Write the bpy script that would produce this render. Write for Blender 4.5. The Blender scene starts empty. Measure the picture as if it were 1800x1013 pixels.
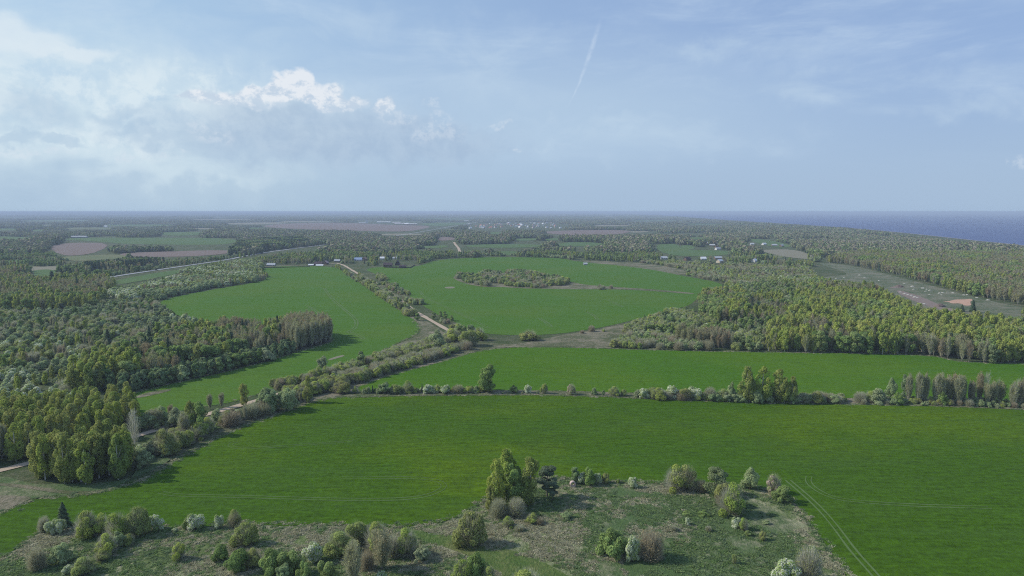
import bpy, math, random
import numpy as np
from mathutils import Vector

random.seed(7)
RNG = np.random.default_rng(11)
SC = bpy.context.scene
COL = SC.collection

# ------------------------------------------------------------------ camera
F, HCAM = 1200.0, 100.0                       # focal length in photo pixels, height in metres
PITCH = math.atan(134.5 / F)
cam = bpy.data.cameras.new('camera'); camo = bpy.data.objects.new('camera', cam); COL.objects.link(camo)
camo.location = (0, 0, HCAM); camo.rotation_euler = (math.pi / 2 - PITCH, 0, 0)
cam.sensor_width = 36; cam.lens = 24; cam.clip_start = 0.5; cam.clip_end = 200000
SC.camera = camo

# ------------------------------------------------------------------ sun, sky, exposure
SUN_AZ, SUN_EL = math.radians(-84), math.radians(37)      # azimuth from +Y towards +X
sd = Vector((math.sin(SUN_AZ) * math.cos(SUN_EL), math.cos(SUN_AZ) * math.cos(SUN_EL), math.sin(SUN_EL)))
sl = bpy.data.lights.new('sun', 'SUN'); sl.energy = 3.7; sl.angle = math.radians(0.6); sl.color = (1, .95, .86)
slo = bpy.data.objects.new('sun', sl); COL.objects.link(slo)
slo.rotation_euler = sd.to_track_quat('Z', 'Y').to_euler(); slo.location = (0, 0, 500)

class NT:
    """small helper to write node trees"""
    def __init__(s, tree): s.t = tree; s.n = tree.nodes; s.l = tree.links
    def node(s, typ, **kw):
        n = s.n.new(typ)
        for k, v in kw.items(): setattr(n, k, v)
        return n
    def put(s, sock, v):
        if isinstance(v, bpy.types.NodeSocket): s.l.new(v, sock)
        elif v is not None: sock.default_value = v
    def m(s, op, a, b=None, c=None, clamp=False):
        n = s.node('ShaderNodeMath', operation=op, use_clamp=clamp)
        s.put(n.inputs[0], a)
        if b is not None: s.put(n.inputs[1], b)
        if c is not None: s.put(n.inputs[2], c)
        return n.outputs[0]
    def ss(s, v, lo, hi, a=0.0, b=1.0):
        n = s.node('ShaderNodeMapRange', interpolation_type='SMOOTHSTEP')
        s.put(n.inputs[0], v); s.put(n.inputs[1], lo); s.put(n.inputs[2], hi); s.put(n.inputs[3], a); s.put(n.inputs[4], b)
        return n.outputs[0]
    def mix(s, f, a, b, blend='MIX'):
        n = s.node('ShaderNodeMix', data_type='RGBA', blend_type=blend)
        s.put(n.inputs[0], f)
        s.put(n.inputs[6], (*a, 1) if isinstance(a, tuple) and len(a) == 3 else a)
        s.put(n.inputs[7], (*b, 1) if isinstance(b, tuple) and len(b) == 3 else b)
        return n.outputs[2]
    def noise(s, vec, scale, detail=4, rough=.55, dist=0.0):
        n = s.node('ShaderNodeTexNoise'); s.put(n.inputs['Vector'], vec)
        n.inputs['Scale'].default_value = scale; n.inputs['Detail'].default_value = detail
        n.inputs['Roughness'].default_value = rough; n.inputs['Distortion'].default_value = dist
        return n.outputs[0]
    def scalevec(s, vec, sc, loc=(0, 0, 0), rot=(0, 0, 0)):
        n = s.node('ShaderNodeMapping'); s.put(n.inputs[0], vec)
        n.inputs['Location'].default_value = loc; n.inputs['Rotation'].default_value = rot; n.inputs['Scale'].default_value = sc
        return n.outputs[0]

def build_world():
    w = bpy.data.worlds.new('World'); SC.world = w; w.use_nodes = True
    w.node_tree.nodes.clear(); N = NT(w.node_tree)
    sky = N.node('ShaderNodeTexSky', sky_type='NISHITA'); sky.sun_disc = False
    sky.sun_elevation = SUN_EL; sky.sun_rotation = SUN_AZ
    sky.air_density = 1.0; sky.dust_density = 1.6; sky.ozone_density = 1.2; sky.altitude = 100
    gm = N.node('ShaderNodeTexCoord'); sep = N.node('ShaderNodeSeparateXYZ'); N.l.new(gm.outputs['Generated'], sep.inputs[0])
    x, y, z = sep.outputs
    A = N.m('MULTIPLY', N.m('ARCTAN2', x, y), 57.2958)                  # azimuth, degrees
    E = N.m('MULTIPLY', N.m('ARCSINE', z), 57.2958)                     # elevation, degrees
    ae = N.node('ShaderNodeCombineXYZ'); N.put(ae.inputs[0], A); N.put(ae.inputs[1], E); ae = ae.outputs[0]
    U = 0.1                                                            # sky strength
    S = lambda r, g, b: (r / U, g / U, b / U)                          # colours below are given after that strength
    col = N.mix(1.0, sky.outputs[0], (0.80, .92, 1.0), 'MULTIPLY')
    # a thin milky layer that thickens to the horizon and towards the sun
    hz = N.ss(E, 0.0, 13.0, 1.0, 0.0)
    left = N.ss(A, -42.0, 20.0, 1.0, 0.0)
    base = N.mix(left, S(.31, .445, .70), S(.43, .61, .79))
    mid_ = N.m('MULTIPLY', N.m('MULTIPLY', N.ss(A, -30, -2), N.ss(A, 34, 5)), N.m('MULTIPLY', N.ss(E, 1, 7), N.ss(E, 16, 8)))
    base = N.mix(N.m('MULTIPLY', hz, .62), base, S(.415, .54, .665)); base = N.mix(N.m('MULTIPLY', mid_, .8), base, S(.46, .60, .76))
    base = N.mix(N.ss(E, 7.0, 60.0), base, S(.24, .38, .70))
    col = N.mix(N.ss(E, -3, 40, .93, .6), col, base)
    # cirrus veils, long and thin
    c1 = N.noise(N.scalevec(ae, (.045, .21, 1), rot=(0, 0, math.radians(-9))), 1.0, 7, .62, .7)
    c2 = N.noise(N.scalevec(ae, (.10, .34, 1), loc=(3, 1, 0), rot=(0, 0, math.radians(7))), 1.0, 6, .6, .4)
    cir = N.m('MULTIPLY', N.ss(c1, .42, .72), N.ss(c2, .30, .75))
    cir = N.m('MULTIPLY', cir, N.ss(E, 2.0, 8.0))
    col = N.mix(N.m('MULTIPLY', cir, .75), col, S(.52, .65, .80))
    # warped coordinates for the billows
    w1 = N.node('ShaderNodeTexNoise'); N.put(w1.inputs['Vector'], ae); w1.inputs['Scale'].default_value = .55; w1.inputs['Detail'].default_value = 7; w1.inputs['Roughness'].default_value = .50
    sub = N.node('ShaderNodeVectorMath', operation='SUBTRACT'); N.l.new(w1.outputs['Color'], sub.inputs[0]); sub.inputs[1].default_value = (.5, .5, .5)
    def warp(amt):
        v = N.node('ShaderNodeVectorMath', operation='MULTIPLY_ADD'); N.l.new(sub.outputs[0], v.inputs[0]); v.inputs[1].default_value = (amt, amt * .8, 0); N.put(v.inputs[2], ae)
        q = N.node('ShaderNodeSeparateXYZ'); N.l.new(v.outputs[0], q.inputs[0]); return q.outputs[0], q.outputs[1]
    wx, wy = warp(2.4); bx, by = warp(5.0)
    def blob(cx, cy, rx, ry, X=wx, Y=wy, lo=1.25, hi=.55):
        d = N.m('ADD', N.m('POWER', N.m('DIVIDE', N.m('SUBTRACT', X, cx), rx), 2), N.m('POWER', N.m('DIVIDE', N.m('SUBTRACT', Y, cy), ry), 2))
        return N.ss(N.m('SQRT', d), hi, lo, 1.0, 0.0)
    def px(u, v):                                                      # photo position -> azimuth, elevation
        cx, cy = (u - 900) / F, -(v - 506.5) / F
        dy = math.cos(PITCH) + cy * math.sin(PITCH); dz = -math.sin(PITCH) + cy * math.cos(PITCH)
        return math.degrees(math.atan2(cx, dy)), math.degrees(math.atan2(dz, math.hypot(cx, dy)))
    def B(u, v, ru, rv, X=wx, Y=wy, lo=1.25, hi=.55):
        a, e = px(u, v); return blob(a, e, ru / F * 57.3 * .85, rv / F * 57.3 * .93, X, Y, lo, hi)
    def mx(*v):
        o = v[0]
        for q in v[1:]: o = N.m('MAXIMUM', o, q)
        return o
    # bright milky bank on the left
    n1 = N.noise(N.scalevec(ae, (.13, .30, 1), loc=(1.7, .3, 0)), 1.0, 8, .60, .6); n2 = N.noise(ae, .45, 8, .64, .2)
    bank = mx(B(-60, 185, 560, 150, bx, by, 1.45, .3), B(330, 200, 360, 75, bx, by, 1.4, .3), B(250, 290, 300, 40, bx, by, 1.4, .3))
    bank = N.m('MULTIPLY', bank, N.ss(n1, .34, .60, .45, 1.0))
    col = N.mix(N.m('MULTIPLY', bank, .85), col, S(.61, .735, .81))
    bank2 = N.m('MULTIPLY', mx(B(-30, 165, 300, 70, bx, by, 1.5, .2), B(250, 165, 260, 50, bx, by, 1.5, .2), B(180, 240, 120, 30, bx, by, 1.5, .2)), N.ss(n2, .40, .60))
    col = N.mix(N.m('MULTIPLY', bank2, .75), col, S(.69, .79, .845))
    streak = mx(B(20, 68, 90, 22), B(110, 92, 80, 12), B(-60, 50, 120, 26))
    col = N.mix(N.m('MULTIPLY', streak, .62), col, S(.72, .80, .85))
    # blue grey holes and lower shade of the bank
    hole = mx(B(70, 195, 60, 32, bx, by, 1.5, .2), B(210, 198, 50, 16, bx, by, 1.5, .2), B(20, 240, 55, 14, bx, by), B(250, 235, 60, 12, bx, by, 1.5, .2), B(110, 250, 40, 10, bx, by))
    col = N.mix(N.m('MULTIPLY', hole, .55), col, S(.40, .54, .69))
    low = N.m('MULTIPLY', B(-90, 350, 380, 60, bx, by, 1.6, .2), .5)
    col = N.mix(low, col, S(.345, .475, .64))
    # big grey belly of the cumulus
    belly = mx(B(560, 240, 300, 62, bx, by, 1.35, .35), B(500, 212, 170, 36, wx, wy, 1.3, .4), B(740, 250, 190, 40, bx, by, 1.4, .3), B(700, 218, 80, 24, wx, wy, 1.4, .3))
    col = N.mix(N.m('MULTIPLY', belly, .66), col, N.mix(N.ss(n2, .38, .62), S(.345, .46, .62), S(.41, .525, .67)))
    # lit cumulus tops
    d1 = N.noise(ae, 1.25, 9, .64, .1)
    top = mx(B(527, 140, 34, 24, lo=1.1, hi=.8), B(500, 158, 40, 24, lo=1.1, hi=.8), B(452, 166, 36, 17, lo=1.1, hi=.75), B(548, 165, 56, 22, lo=1.1, hi=.75), B(410, 178, 90, 12, lo=1.2, hi=.6), B(596, 184, 60, 13, lo=1.2, hi=.6),
             B(676, 192, 20, 15, lo=1.2, hi=.6), B(338, 172, 28, 8, lo=1.2, hi=.6))
    sh = N.ss(N.m('ADD', wy, N.m('MULTIPLY', N.m('SUBTRACT', d1, .5), 4.5)), px(500, 226)[1], px(500, 168)[1])
    lit = N.m('MULTIPLY', top, sh)
    tone = N.ss(N.m('ADD', N.noise(N.scalevec(ae, (1, 1.25, 1), loc=(.25, -.2, 0)), 1.1, 9, .62), N.m('MULTIPLY', N.m('SUBTRACT', wy, px(500, 165)[1]), .07)), .40, .58)
    col = N.mix(N.m('MULTIPLY', lit, .92), col, N.mix(tone, S(.52, .62, .74), S(.76, .80, .85)))
    puff = mx(B(225, 270, 20, 18), B(310, 272, 32, 9), B(380, 240, 34, 12), B(345, 222, 26, 9), B(765, 230, 60, 20), B(880, 222, 24, 8), B(700, 205, 44, 10), B(910, 262, 13, 6, lo=1.1),
              B(1795, 284, 14, 9), B(760, 185, 18, 7), B(60, 268, 66, 7), B(770, 205, 26, 12))
    pm = N.m('MULTIPLY', puff, N.ss(d1, .40, .60))
    col = N.mix(N.m('MULTIPLY', pm, .34), col, S(.68, .745, .82))
    fa = mx(B(1040, 215, 190, 14, bx, by, 1.5, .1), B(1000, 255, 160, 10, bx, by, 1.5, .1), B(1150, 250, 300, 30, bx, by, 1.5, .1), B(560, 40, 420, 34, bx, by, 1.5, .1), B(880, 110, 330, 60, bx, by, 1.6, .1), B(1250, 90, 250, 22, bx, by, 1.6, .1), B(1700, 185, 160, 22, bx, by, 1.6, .1), B(1500, 150, 300, 26, bx, by, 1.6, .1))
    col = N.mix(N.m('MULTIPLY', N.m('MULTIPLY', fa, N.ss(n1, .34, .72)), .45), col, S(.52, .65, .775))
    # contrail
    a0, e0 = px(1057, 30); a1, e1 = px(990, 195)
    t = N.m('DIVIDE', N.m('SUBTRACT', E, e1), e0 - e1)
    ac = N.m('ADD', N.m('MULTIPLY', N.m('POWER', N.m('MAXIMUM', t, 0.0), .72), a0 - a1), a1)
    wob = N.m('MULTIPLY', N.m('SUBTRACT', N.noise(ae, .9, 4, .6), .5), .22)
    dx = N.m('ABSOLUTE', N.m('SUBTRACT', N.m('ADD', A, wob), ac))
    tr = N.m('MULTIPLY', N.ss(dx, .02, N.ss(t, 0, .7, .08, .30), 1, 0), N.m('MULTIPLY', N.ss(t, 0, .3), N.ss(t, .75, 1.02, 1, 0)))
    col = N.mix(N.m('MULTIPLY', tr, N.ss(N.noise(ae, 1.6, 4, .6),    .3, .7, .10, .36)), col, S(.64, .74, .86))
    bg = N.node('ShaderNodeBackground'); N.l.new(col, bg.inputs[0]); bg.inputs[1].default_value = U
    out = N.node('ShaderNodeOutputWorld'); N.l.new(bg.outputs[0], out.inputs[0])
    w.cycles.sampling_method = 'MANUAL'; w.cycles.sample_map_resolution = 512
build_world()
SC.view_settings.view_transform = 'Standard'; SC.view_settings.look = 'None'
SC.view_settings.exposure = 0.08; SC.view_settings.gamma = 1; SC.view_settings.use_curve_mapping = False
cy = SC.cycles
cy.max_bounces = 5; cy.diffuse_bounces = 2; cy.glossy_bounces = 1; cy.transmission_bounces = 2; cy.volume_bounces = 0; cy.transparent_max_bounces = 6
cy.filter_width = 1.1; cy.use_denoising = False; cy.sample_clamp_indirect = 4; cy.caustics_reflective = False; cy.caustics_refractive = False

# ------------------------------------------------------------------ photo position <-> ground
CP, SP = math.cos(PITCH), math.sin(PITCH)
def G(px, py, z=0.0):
    """the point of the plane at height z seen at photo position px, py"""
    u, v = (np.asarray(px, float) - 900) / F, (np.asarray(py, float) - 506.5) / F
    dx, dy, dz = u, CP - v * SP, -SP - v * CP
    t = (HCAM - z) / -dz
    return dx * t, dy * t
def P(x, y, z=0.0):
    x, y, z = np.asarray(x, float), np.asarray(y, float), np.asarray(z, float) - HCAM
    dep = y * CP - z * SP; up = y * SP + z * CP
    dep = np.maximum(dep, 1e-3)
    return 900 + F * x / dep, 506.5 - F * up / dep, dep
def inside(px, py, poly):
    px, py = np.asarray(px), np.asarray(py); r = np.zeros(px.shape, bool); n = len(poly)
    for i in range(n):
        x0, y0 = poly[i]; x1, y1 = poly[(i + 1) % n]
        if y0 == y1: continue
        c = ((y0 > py) != (y1 > py)) & (px < (x1 - x0) * (py - y0) / (y1 - y0) + x0)
        r ^= c
    return r
def vnoise(x, y, s, seed=0):
    """value noise in 0..1 of wavelength s metres"""
    x = np.asarray(x) / s + seed * 17.3; y = np.asarray(y) / s - seed * 9.1
    ix, iy = np.floor(x).astype(np.int64), np.floor(y).astype(np.int64); fx, fy = x - ix, y - iy
    fx, fy = fx * fx * (3 - 2 * fx), fy * fy * (3 - 2 * fy)
    def h(a, b):
        k = (a * 374761393 + b * 668265263 + seed * 144269) & 0x7fffffff
        k = ((k ^ (k >> 13)) * 1274126177) & 0x7fffffff
        return ((k ^ (k >> 16)) & 0xffff) / 65535.0
    return (h(ix, iy) * (1 - fx) + h(ix + 1, iy) * fx) * (1 - fy) + (h(ix, iy + 1) * (1 - fx) + h(ix + 1, iy + 1) * fx) * fy

# ------------------------------------------------------------------ object helpers
def tag(o, label=None, cat=None, group=None, kind=None):
    if label: o['label'] = label
    if cat: o['category'] = cat
    if group: o['group'] = group
    if kind: o['kind'] = kind
    return o
def mesh(name, V, Fc, mats=(), smooth=False):
    me = bpy.data.meshes.new(name); me.from_pydata([tuple(v) for v in V], [], Fc)
    for m in (mats if isinstance(mats, (list, tuple)) else [mats]): me.materials.append(m)
    if smooth: me.polygons.foreach_set('use_smooth', [True] * len(me.polygons))
    return me
def link(name, me, parent=None, loc=None):
    o = bpy.data.objects.new(name, me); COL.objects.link(o)
    if parent: o.parent = parent
    if loc is not None: o.location = loc
    return o
def empty(name, loc=(0, 0, 0), rz=0):
    o = bpy.data.objects.new(name, None); COL.objects.link(o); o.location = loc; o.rotation_euler = (0, 0, rz); o.empty_display_size = .5
    return o
def qmesh(name, V, Fq, mat, tint=None, mi=None, mats=None):
    """fast mesh of quads from numpy arrays"""
    me = bpy.data.meshes.new(name); V = np.asarray(V, np.float32); Fq = np.asarray(Fq, np.int32)
    me.vertices.add(len(V)); me.vertices.foreach_set('co', V.ravel())
    me.loops.add(Fq.size); me.loops.foreach_set('vertex_index', Fq.ravel())
    me.polygons.add(len(Fq)); k = Fq.shape[1]
    me.polygons.foreach_set('loop_start', np.arange(0, Fq.size, k, dtype=np.int32))
    for m in (mats or [mat]): me.materials.append(m)
    if mi is not None: me.polygons.foreach_set('material_index', np.asarray(mi, np.int32))
    if tint is not None:
        a = me.attributes.new('tint', 'FLOAT', 'FACE'); a.data.foreach_set('value', np.asarray(tint, np.float32))
    me.update(calc_edges=True); me.validate()
    return me

# ------------------------------------------------------------------ materials
def mat(name):
    m = bpy.data.materials.new(name); m.use_nodes = True; m.node_tree.nodes.clear(); return m, NT(m.node_tree)
def finish(N, shader, disp=None):
    o = N.node('ShaderNodeOutputMaterial'); N.l.new(shader, o.inputs[0])
def principled(N, col, rough=.9, spec=.2, bump=None, bd=.1, bs=1.0):
    p = N.node('ShaderNodeBsdfPrincipled'); N.put(p.inputs['Base Color'], (*col, 1) if isinstance(col, tuple) else col)
    p.inputs['Roughness'].default_value = rough; p.inputs['Specular IOR Level'].default_value = spec
    if bump is not None:
        b = N.node('ShaderNodeBump'); b.inputs['Distance'].default_value = bd; b.inputs['Strength'].default_value = bs
        N.l.new(bump, b.inputs['Height']); N.l.new(b.outputs[0], p.inputs['Normal'])
    return p.outputs[0]
def plain(name, col, rough=.8, var=.15, scale=2.0):
    m, N = mat(name); tc = N.node('ShaderNodeTexCoord')
    n = N.noise(tc.outputs['Object'], scale, 4)
    c = N.mix(n, tuple(v * (1 - var) for v in col), tuple(min(1, v * (1 + var)) for v in col))
    finish(N, principled(N, c, rough)); return m

def crop_mat(name, c0, c1, c2, ang=0.0, fine=1.0):
    """young cereal: drill rows, slow patches of growth, fine grain"""
    m, N = mat(name); g = N.node('ShaderNodeNewGeometry').outputs['Position']
    big = N.noise(g, .007, 5, .55); rows = N.noise(N.scalevec(g, (.010, .12, 1), rot=(0, 0, ang)), 1.0, 6, .6)
    streak = N.noise(N.scalevec(g, (.11, .62, 1), rot=(0, 0, ang)), 1.0, 5, .66); grain = N.noise(g, .5, 5, .72)
    c = N.mix(N.ss(big, .42, .60), c0, c1); mid = N.noise(g, .028, 4, .6, .5); c = N.mix(N.m('MULTIPLY', N.ss(mid, .52, .72), .45), c, c2); c = N.mix(N.m('MULTIPLY', N.ss(rows, .42, .70), .7), c, c2)
    k = N.m('ADD', N.m('MULTIPLY', N.m('SUBTRACT', streak, .5), 1.3 * fine), N.m('MULTIPLY', N.m('SUBTRACT', grain, .5), 1.5 * fine))
    k = N.m('ADD', N.m('ADD', k, N.m('MULTIPLY', N.m('SUBTRACT', rows, .5), .6)), 1.0)
    vm = N.node('ShaderNodeVectorMath', operation='SCALE'); N.l.new(c, vm.inputs[0]); N.put(vm.inputs[3], k)
    finish(N, principled(N, vm.outputs[0], .95, .05, N.m('ADD', grain, N.m('MULTIPLY', streak, .6)), .5, .7)); return m
def rough_mat(name, straw, green, lo=.42, hi=.60, sc=1.0):
    """old grassland: matted straw with fresh green pushing through"""
    m, N = mat(name); g = N.node('ShaderNodeNewGeometry').outputs['Position']
    a = N.noise(g, .035 * sc, 5, .6, .4); b = N.noise(g, .22 * sc, 5, .65, .5); d = N.noise(N.scalevec(g, (1.1, .6, 1)), sc, 5, .72, .8)
    k = N.m('ADD', N.m('ADD', N.m('MULTIPLY', a, .45), N.m('MULTIPLY', b, .30)), N.m('MULTIPLY', d, .25))
    c = N.mix(N.ss(k, lo, hi), green, straw)
    k2 = N.m('ADD', .45, N.m('MULTIPLY', d, 1.1)); vm = N.node('ShaderNodeVectorMath', operation='SCALE'); N.l.new(c, vm.inputs[0]); N.put(vm.inputs[3], k2)
    finish(N, principled(N, vm.outputs[0], .95, .1, N.m('ADD', d, b), .8, .8)); return m
def dirt_mat(name, c0, c1, sc=.4):
    m, N = mat(name); g = N.node('ShaderNodeNewGeometry').outputs['Position']
    c = N.mix(N.noise(g, sc, 5, .7), c0, c1)
    finish(N, principled(N, c, .95, .1, N.noise(g, 1.2, 4, .7), .1)); return m

def leaf_mat(name, cols, trans=.35, spread=1.0, gain=3.7):
    """foliage: each tree its own tone, each clump of leaves slightly different"""
    m, N = mat(name); oi = N.node('ShaderNodeObjectInfo')
    r = N.node('ShaderNodeValToRGB'); r.color_ramp.interpolation = 'EASE'
    el = r.color_ramp.elements
    while len(el) < len(cols): el.new(.5)
    for i, c in enumerate(cols): el[i].position = i / (len(cols) - 1); el[i].color = (*[min(.75, v * gain) for v in c], 1)
    N.l.new(oi.outputs['Random'], r.inputs[0])
    t = N.node('ShaderNodeAttribute', attribute_name='tint')
    k = N.m('ADD', 1 - .35 * spread, N.m('MULTIPLY', t.outputs['Fac'], .70 * spread))
    vm = N.node('ShaderNodeVectorMath', operation='SCALE'); N.l.new(r.outputs[0], vm.inputs[0]); N.put(vm.inputs[3], k)
    d = N.node('ShaderNodeBsdfDiffuse'); N.l.new(vm.outputs[0], d.inputs[0])
    tr = N.node('ShaderNodeBsdfTranslucent'); N.l.new(vm.outputs[0], tr.inputs[0])
    mx = N.node('ShaderNodeMixShader'); mx.inputs[0].default_value = trans; N.l.new(d.outputs[0], mx.inputs[1]); N.l.new(tr.outputs[0], mx.inputs[2])
    finish(N, mx.outputs[0]); return m

M = {}
M['crop_near'] = crop_mat('crop_near', (.047, .106, .0045), (.078, .138, .004), (.042, .088, .010), ang=.05)
M['crop_mid'] = crop_mat('crop_mid', (.056, .140, .006), (.074, .150, .007), (.050, .116, .010), ang=.02, fine=.7)
M['crop_left'] = crop_mat('crop_left', (.064, .148, .014), (.078, .152, .016), (.060, .128, .022), ang=.9, fine=.6)
M['crop_far'] = crop_mat('crop_far', (.085, .145, .048), (.10, .155, .052), (.075, .125, .045), ang=.4, fine=.4)
M['pasture'] = crop_mat('pasture', (.12, .155, .070), (.15, .165, .08), (.16, .16, .085), ang=.3, fine=.6)
M['plough'] = dirt_mat('plough', (0.160, 0.124, 0.108), (0.208, 0.160, 0.136), .05)
M['stubble'] = dirt_mat('stubble', (0.240, 0.216, 0.160), (0.176, 0.176, 0.112), .06)
M['ground'] = rough_mat('ground_grass', (.145, .14, .085), (.058, .084, .030), .46, .62)
M['rough'] = rough_mat('rough_grass', (.33, .315, .20), (.105, .150, .045), .45, .64)
M['rough_green'] = rough_mat('rough_green_grass', (.25, .24, .15), (.080, .130, .045), .45, .64)
M['straw'] = rough_mat('straw_grass', (.235, .205, .145), (.088, .105, .045), .42, .60)
M['verge'] = rough_mat('verge_grass', (.15, .17, .06), (.075, .13, .03), .45, .62)
M['rough_pasture'] = rough_mat('rough_pasture', (.20, .19, .135), (.085, .115, .055), .42, .60)
M['track'] = dirt_mat('wheel_track', (0.084, 0.152, 0.044), (0.112, 0.160, 0.060), .5)
M['gravel'] = dirt_mat('gravel', (0.368, 0.288, 0.208), (0.480, 0.384, 0.288), .25)
M['asphalt'] = dirt_mat('asphalt', (.30, .31, .32), (.36, .37, .37), .3)
M['redsoil'] = dirt_mat('red_soil', (.42, .25, .17), (.50, .33, .24), .12)
M['mud'] = dirt_mat('dark_soil', (.17, .13, .11), (.25, .20, .17), .15)
M['sand'] = dirt_mat('beach_sand', (.34, .31, .26), (.42, .38, .31), .02)

M['birch_leaf'] = leaf_mat('birch_leaf', [(.092, .116, .027), (.112, .130, .030), (.114, .120, .038), (.094, .106, .032), (.078, .102, .028)], .42)
M['leafy'] = leaf_mat('green_leaf', [(.054, .080, .024), (.070, .098, .030), (.082, .104, .038), (.072, .088, .042)], .35)
M['alder_leaf'] = leaf_mat('alder_leaf', [(.058, .085, .034), (.075, .098, .045), (.066, .088, .048)], .3)
M['willow_leaf'] = leaf_mat('willow_leaf', [(.092, .120, .026), (.110, .128, .030), (.088, .106, .034), (.100, .106, .036)], .38)
M['greywillow_leaf'] = leaf_mat('grey_willow_leaf', [(.082, .106, .050), (.100, .122, .058), (.096, .108, .062)], .32)
M['blossom'] = leaf_mat('blossom', [(.46, .48, .36), (.56, .57, .46), (.40, .44, .30)], .3, .7, 1.25)
M['pink_blossom'] = leaf_mat('pink_blossom', [(.36, .28, .26), (.42, .33, .30)], .3, .7, 1.25)
M['blossom_leaf'] = leaf_mat('blossom_leaf', [(.10, .14, .035), (.12, .15, .05)], .35)
M['spruce_needle'] = leaf_mat('spruce_needle', [(.018, .030, .016), (.026, .040, .021), (.034, .044, .025)], .08)
M['pine_needle'] = leaf_mat('pine_needle', [(.030, .044, .026), (.040, .052, .032)], .1)
M['twig'] = leaf_mat('twig', [(.112, .112, .082), (.128, .126, .098), (.110, .116, .072), (.116, .104, .076)], .35, 1, 4.1)
M['bud'] = leaf_mat('bud_leaf', [(.150, .142, .062), (.125, .142, .048), (.150, .138, .080), (.145, .110, .060)], .35, 1, 2.4)
M['bark'] = plain('bark', (.085, .068, .055)); M['birch_bark'] = plain('birch_bark', (.52, .50, .46), .8, .3, 1.5)
M['grey_bark'] = plain('grey_bark', (.20, .18, .16))
for k, c in dict(wall_white=(.62, .61, .58), wall_wood=(.16, .11, .08), wall_dark=(.045, .035, .035), wall_pink=(.52, .36, .32), wall_cream=(.55, .47, .36), wall_grey=(.33, .33, .33), wall_brick=(.36, .17, .12),
                 roof_grey=(.42, .44, .46), roof_blue=(.28, .36, .52), roof_brown=(.075, .055, .06), roof_white=(.72, .73, .74), roof_orange=(.45, .26, .17), roof_red=(.34, .12, .09), glass=(.03, .04, .05),
                 door=(.14, .09, .06), tyre=(.02, .02, .02), car_dark=(.03, .035, .045), car_grey=(.10, .10, .11), concrete=(.52, .40, .36), pole=(.24, .21, .18), metal=(.45, .46, .47),
                 heap=(.46, .44, .38), heap_dark=(.16, .12, .10), deadwood=(.50, .46, .42), fence=(.035, .03, .03)).items():
    M[k] = plain(k, c, .55 if 'car' in k or 'glass' in k else .8)

# ------------------------------------------------------------------ the setting: ground, fields, roads, sea
def chaikin(p, n=2, closed=True):
    p = np.asarray(p, float)
    for _ in range(n):
        q = np.roll(p, -1, 0) if closed else p[1:]
        a = p if closed else p[:-1]
        r = np.stack([a * .75 + q * .25, a * .25 + q * .75], 1).reshape(-1, 2)
        p = r if closed else np.vstack([p[:1], r, p[-1:]])
    return p
def densify(p, step, closed=True):
    out = []; n = len(p)
    for i in range(n if closed else n - 1):
        a, b = p[i], p[(i + 1) % n]; k = max(1, int(np.linalg.norm(b - a) / step))
        for j in range(k): out.append(a + (b - a) * j / k)
    if not closed: out.append(p[-1])
    return np.array(out)
def sheet(name, poly, z, m, jit=1.0, sm=2, cat=None):
    p = chaikin(poly, sm); x, y = G(p[:, 0], p[:, 1]); w = np.stack([x, y], 1)
    d = np.hypot(x, y).min(); w = densify(w, max(2.5, d * .008))
    if jit: # ragged edge
        a = jit * (vnoise(w[:, 0], w[:, 1], 6, 3) - .5) * 1.6 + jit * (vnoise(w[:, 0], w[:, 1], 25, 4) - .5) * 3
        w = w + np.stack([a * .5, a], 1)
    me = mesh(name, np.column_stack([w, np.zeros(len(w))]), [list(range(len(w)))], M[m])
    if me.polygons[0].normal.z < 0: me.flip_normals()
    o = link(name, me, loc=(0, 0, z)); o['kind'] = 'structure'; return o

SEA = [(1110, 376.6), (1160, 378.5), (1250, 385), (1330, 390.5), (1420, 396), (1530, 404), (1620, 413), (1700, 422), (1800, 432), (1900, 444), (2100, 468), (2600, 530), (4500, 560), (4500, 375), (2600, 374.2), (1500, 374.2), (1120, 375.5)]
F1 = [(275, 533), (305, 522), (370, 510), (465, 494), (471, 487), (455, 478), (462, 471), (500, 468), (590, 468), (605, 480), (640, 502), (680, 532), (720, 558), (738, 574), (735, 585), (722, 593), (700, 603), (680, 614), (640, 634), (600, 646), (560, 659),
      (520, 671), (480, 683), (440, 698), (400, 709), (360, 716), (320, 723), (270, 732), (235, 730), (212, 715), (212, 700), (250, 687), (350, 665), (450, 642), (520, 620), (575, 605), (588, 597), (560, 585), (500, 580), (440, 575), (380, 572), (330, 562), (300, 548)]
F2 = [(640, 474), (665, 469), (735, 470), (760, 458), (830, 453), (900, 452), (990, 454), (1012, 460), (1100, 468), (1150, 475), (1200, 485), (1250, 494), (1272, 500), (1266, 512), (1238, 519), (1222, 528), (1212, 538), (1160, 550), (1120, 561), (1080, 571), (1040, 579),
      (980, 588), (910, 590), (855, 588), (820, 578), (775, 556), (740, 535), (708, 511), (680, 492), (655, 480)]
F3 = [(622, 684), (650, 672), (700, 656), (760, 641), (800, 629), (840, 618), (880, 612), (960, 610), (1060, 613), (1200, 617), (1350, 620), (1500, 622), (1640, 625), (1665, 632), (1700, 638), (1800, 640), (2200, 650), (2300, 735), (1800, 708), (1700, 704), (1550, 702), (1450, 700),
      (1350, 700), (1250, 697), (1100, 692), (1000, 689), (900, 687), (800, 687), (700, 689), (660, 691), (632, 688)]
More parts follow.
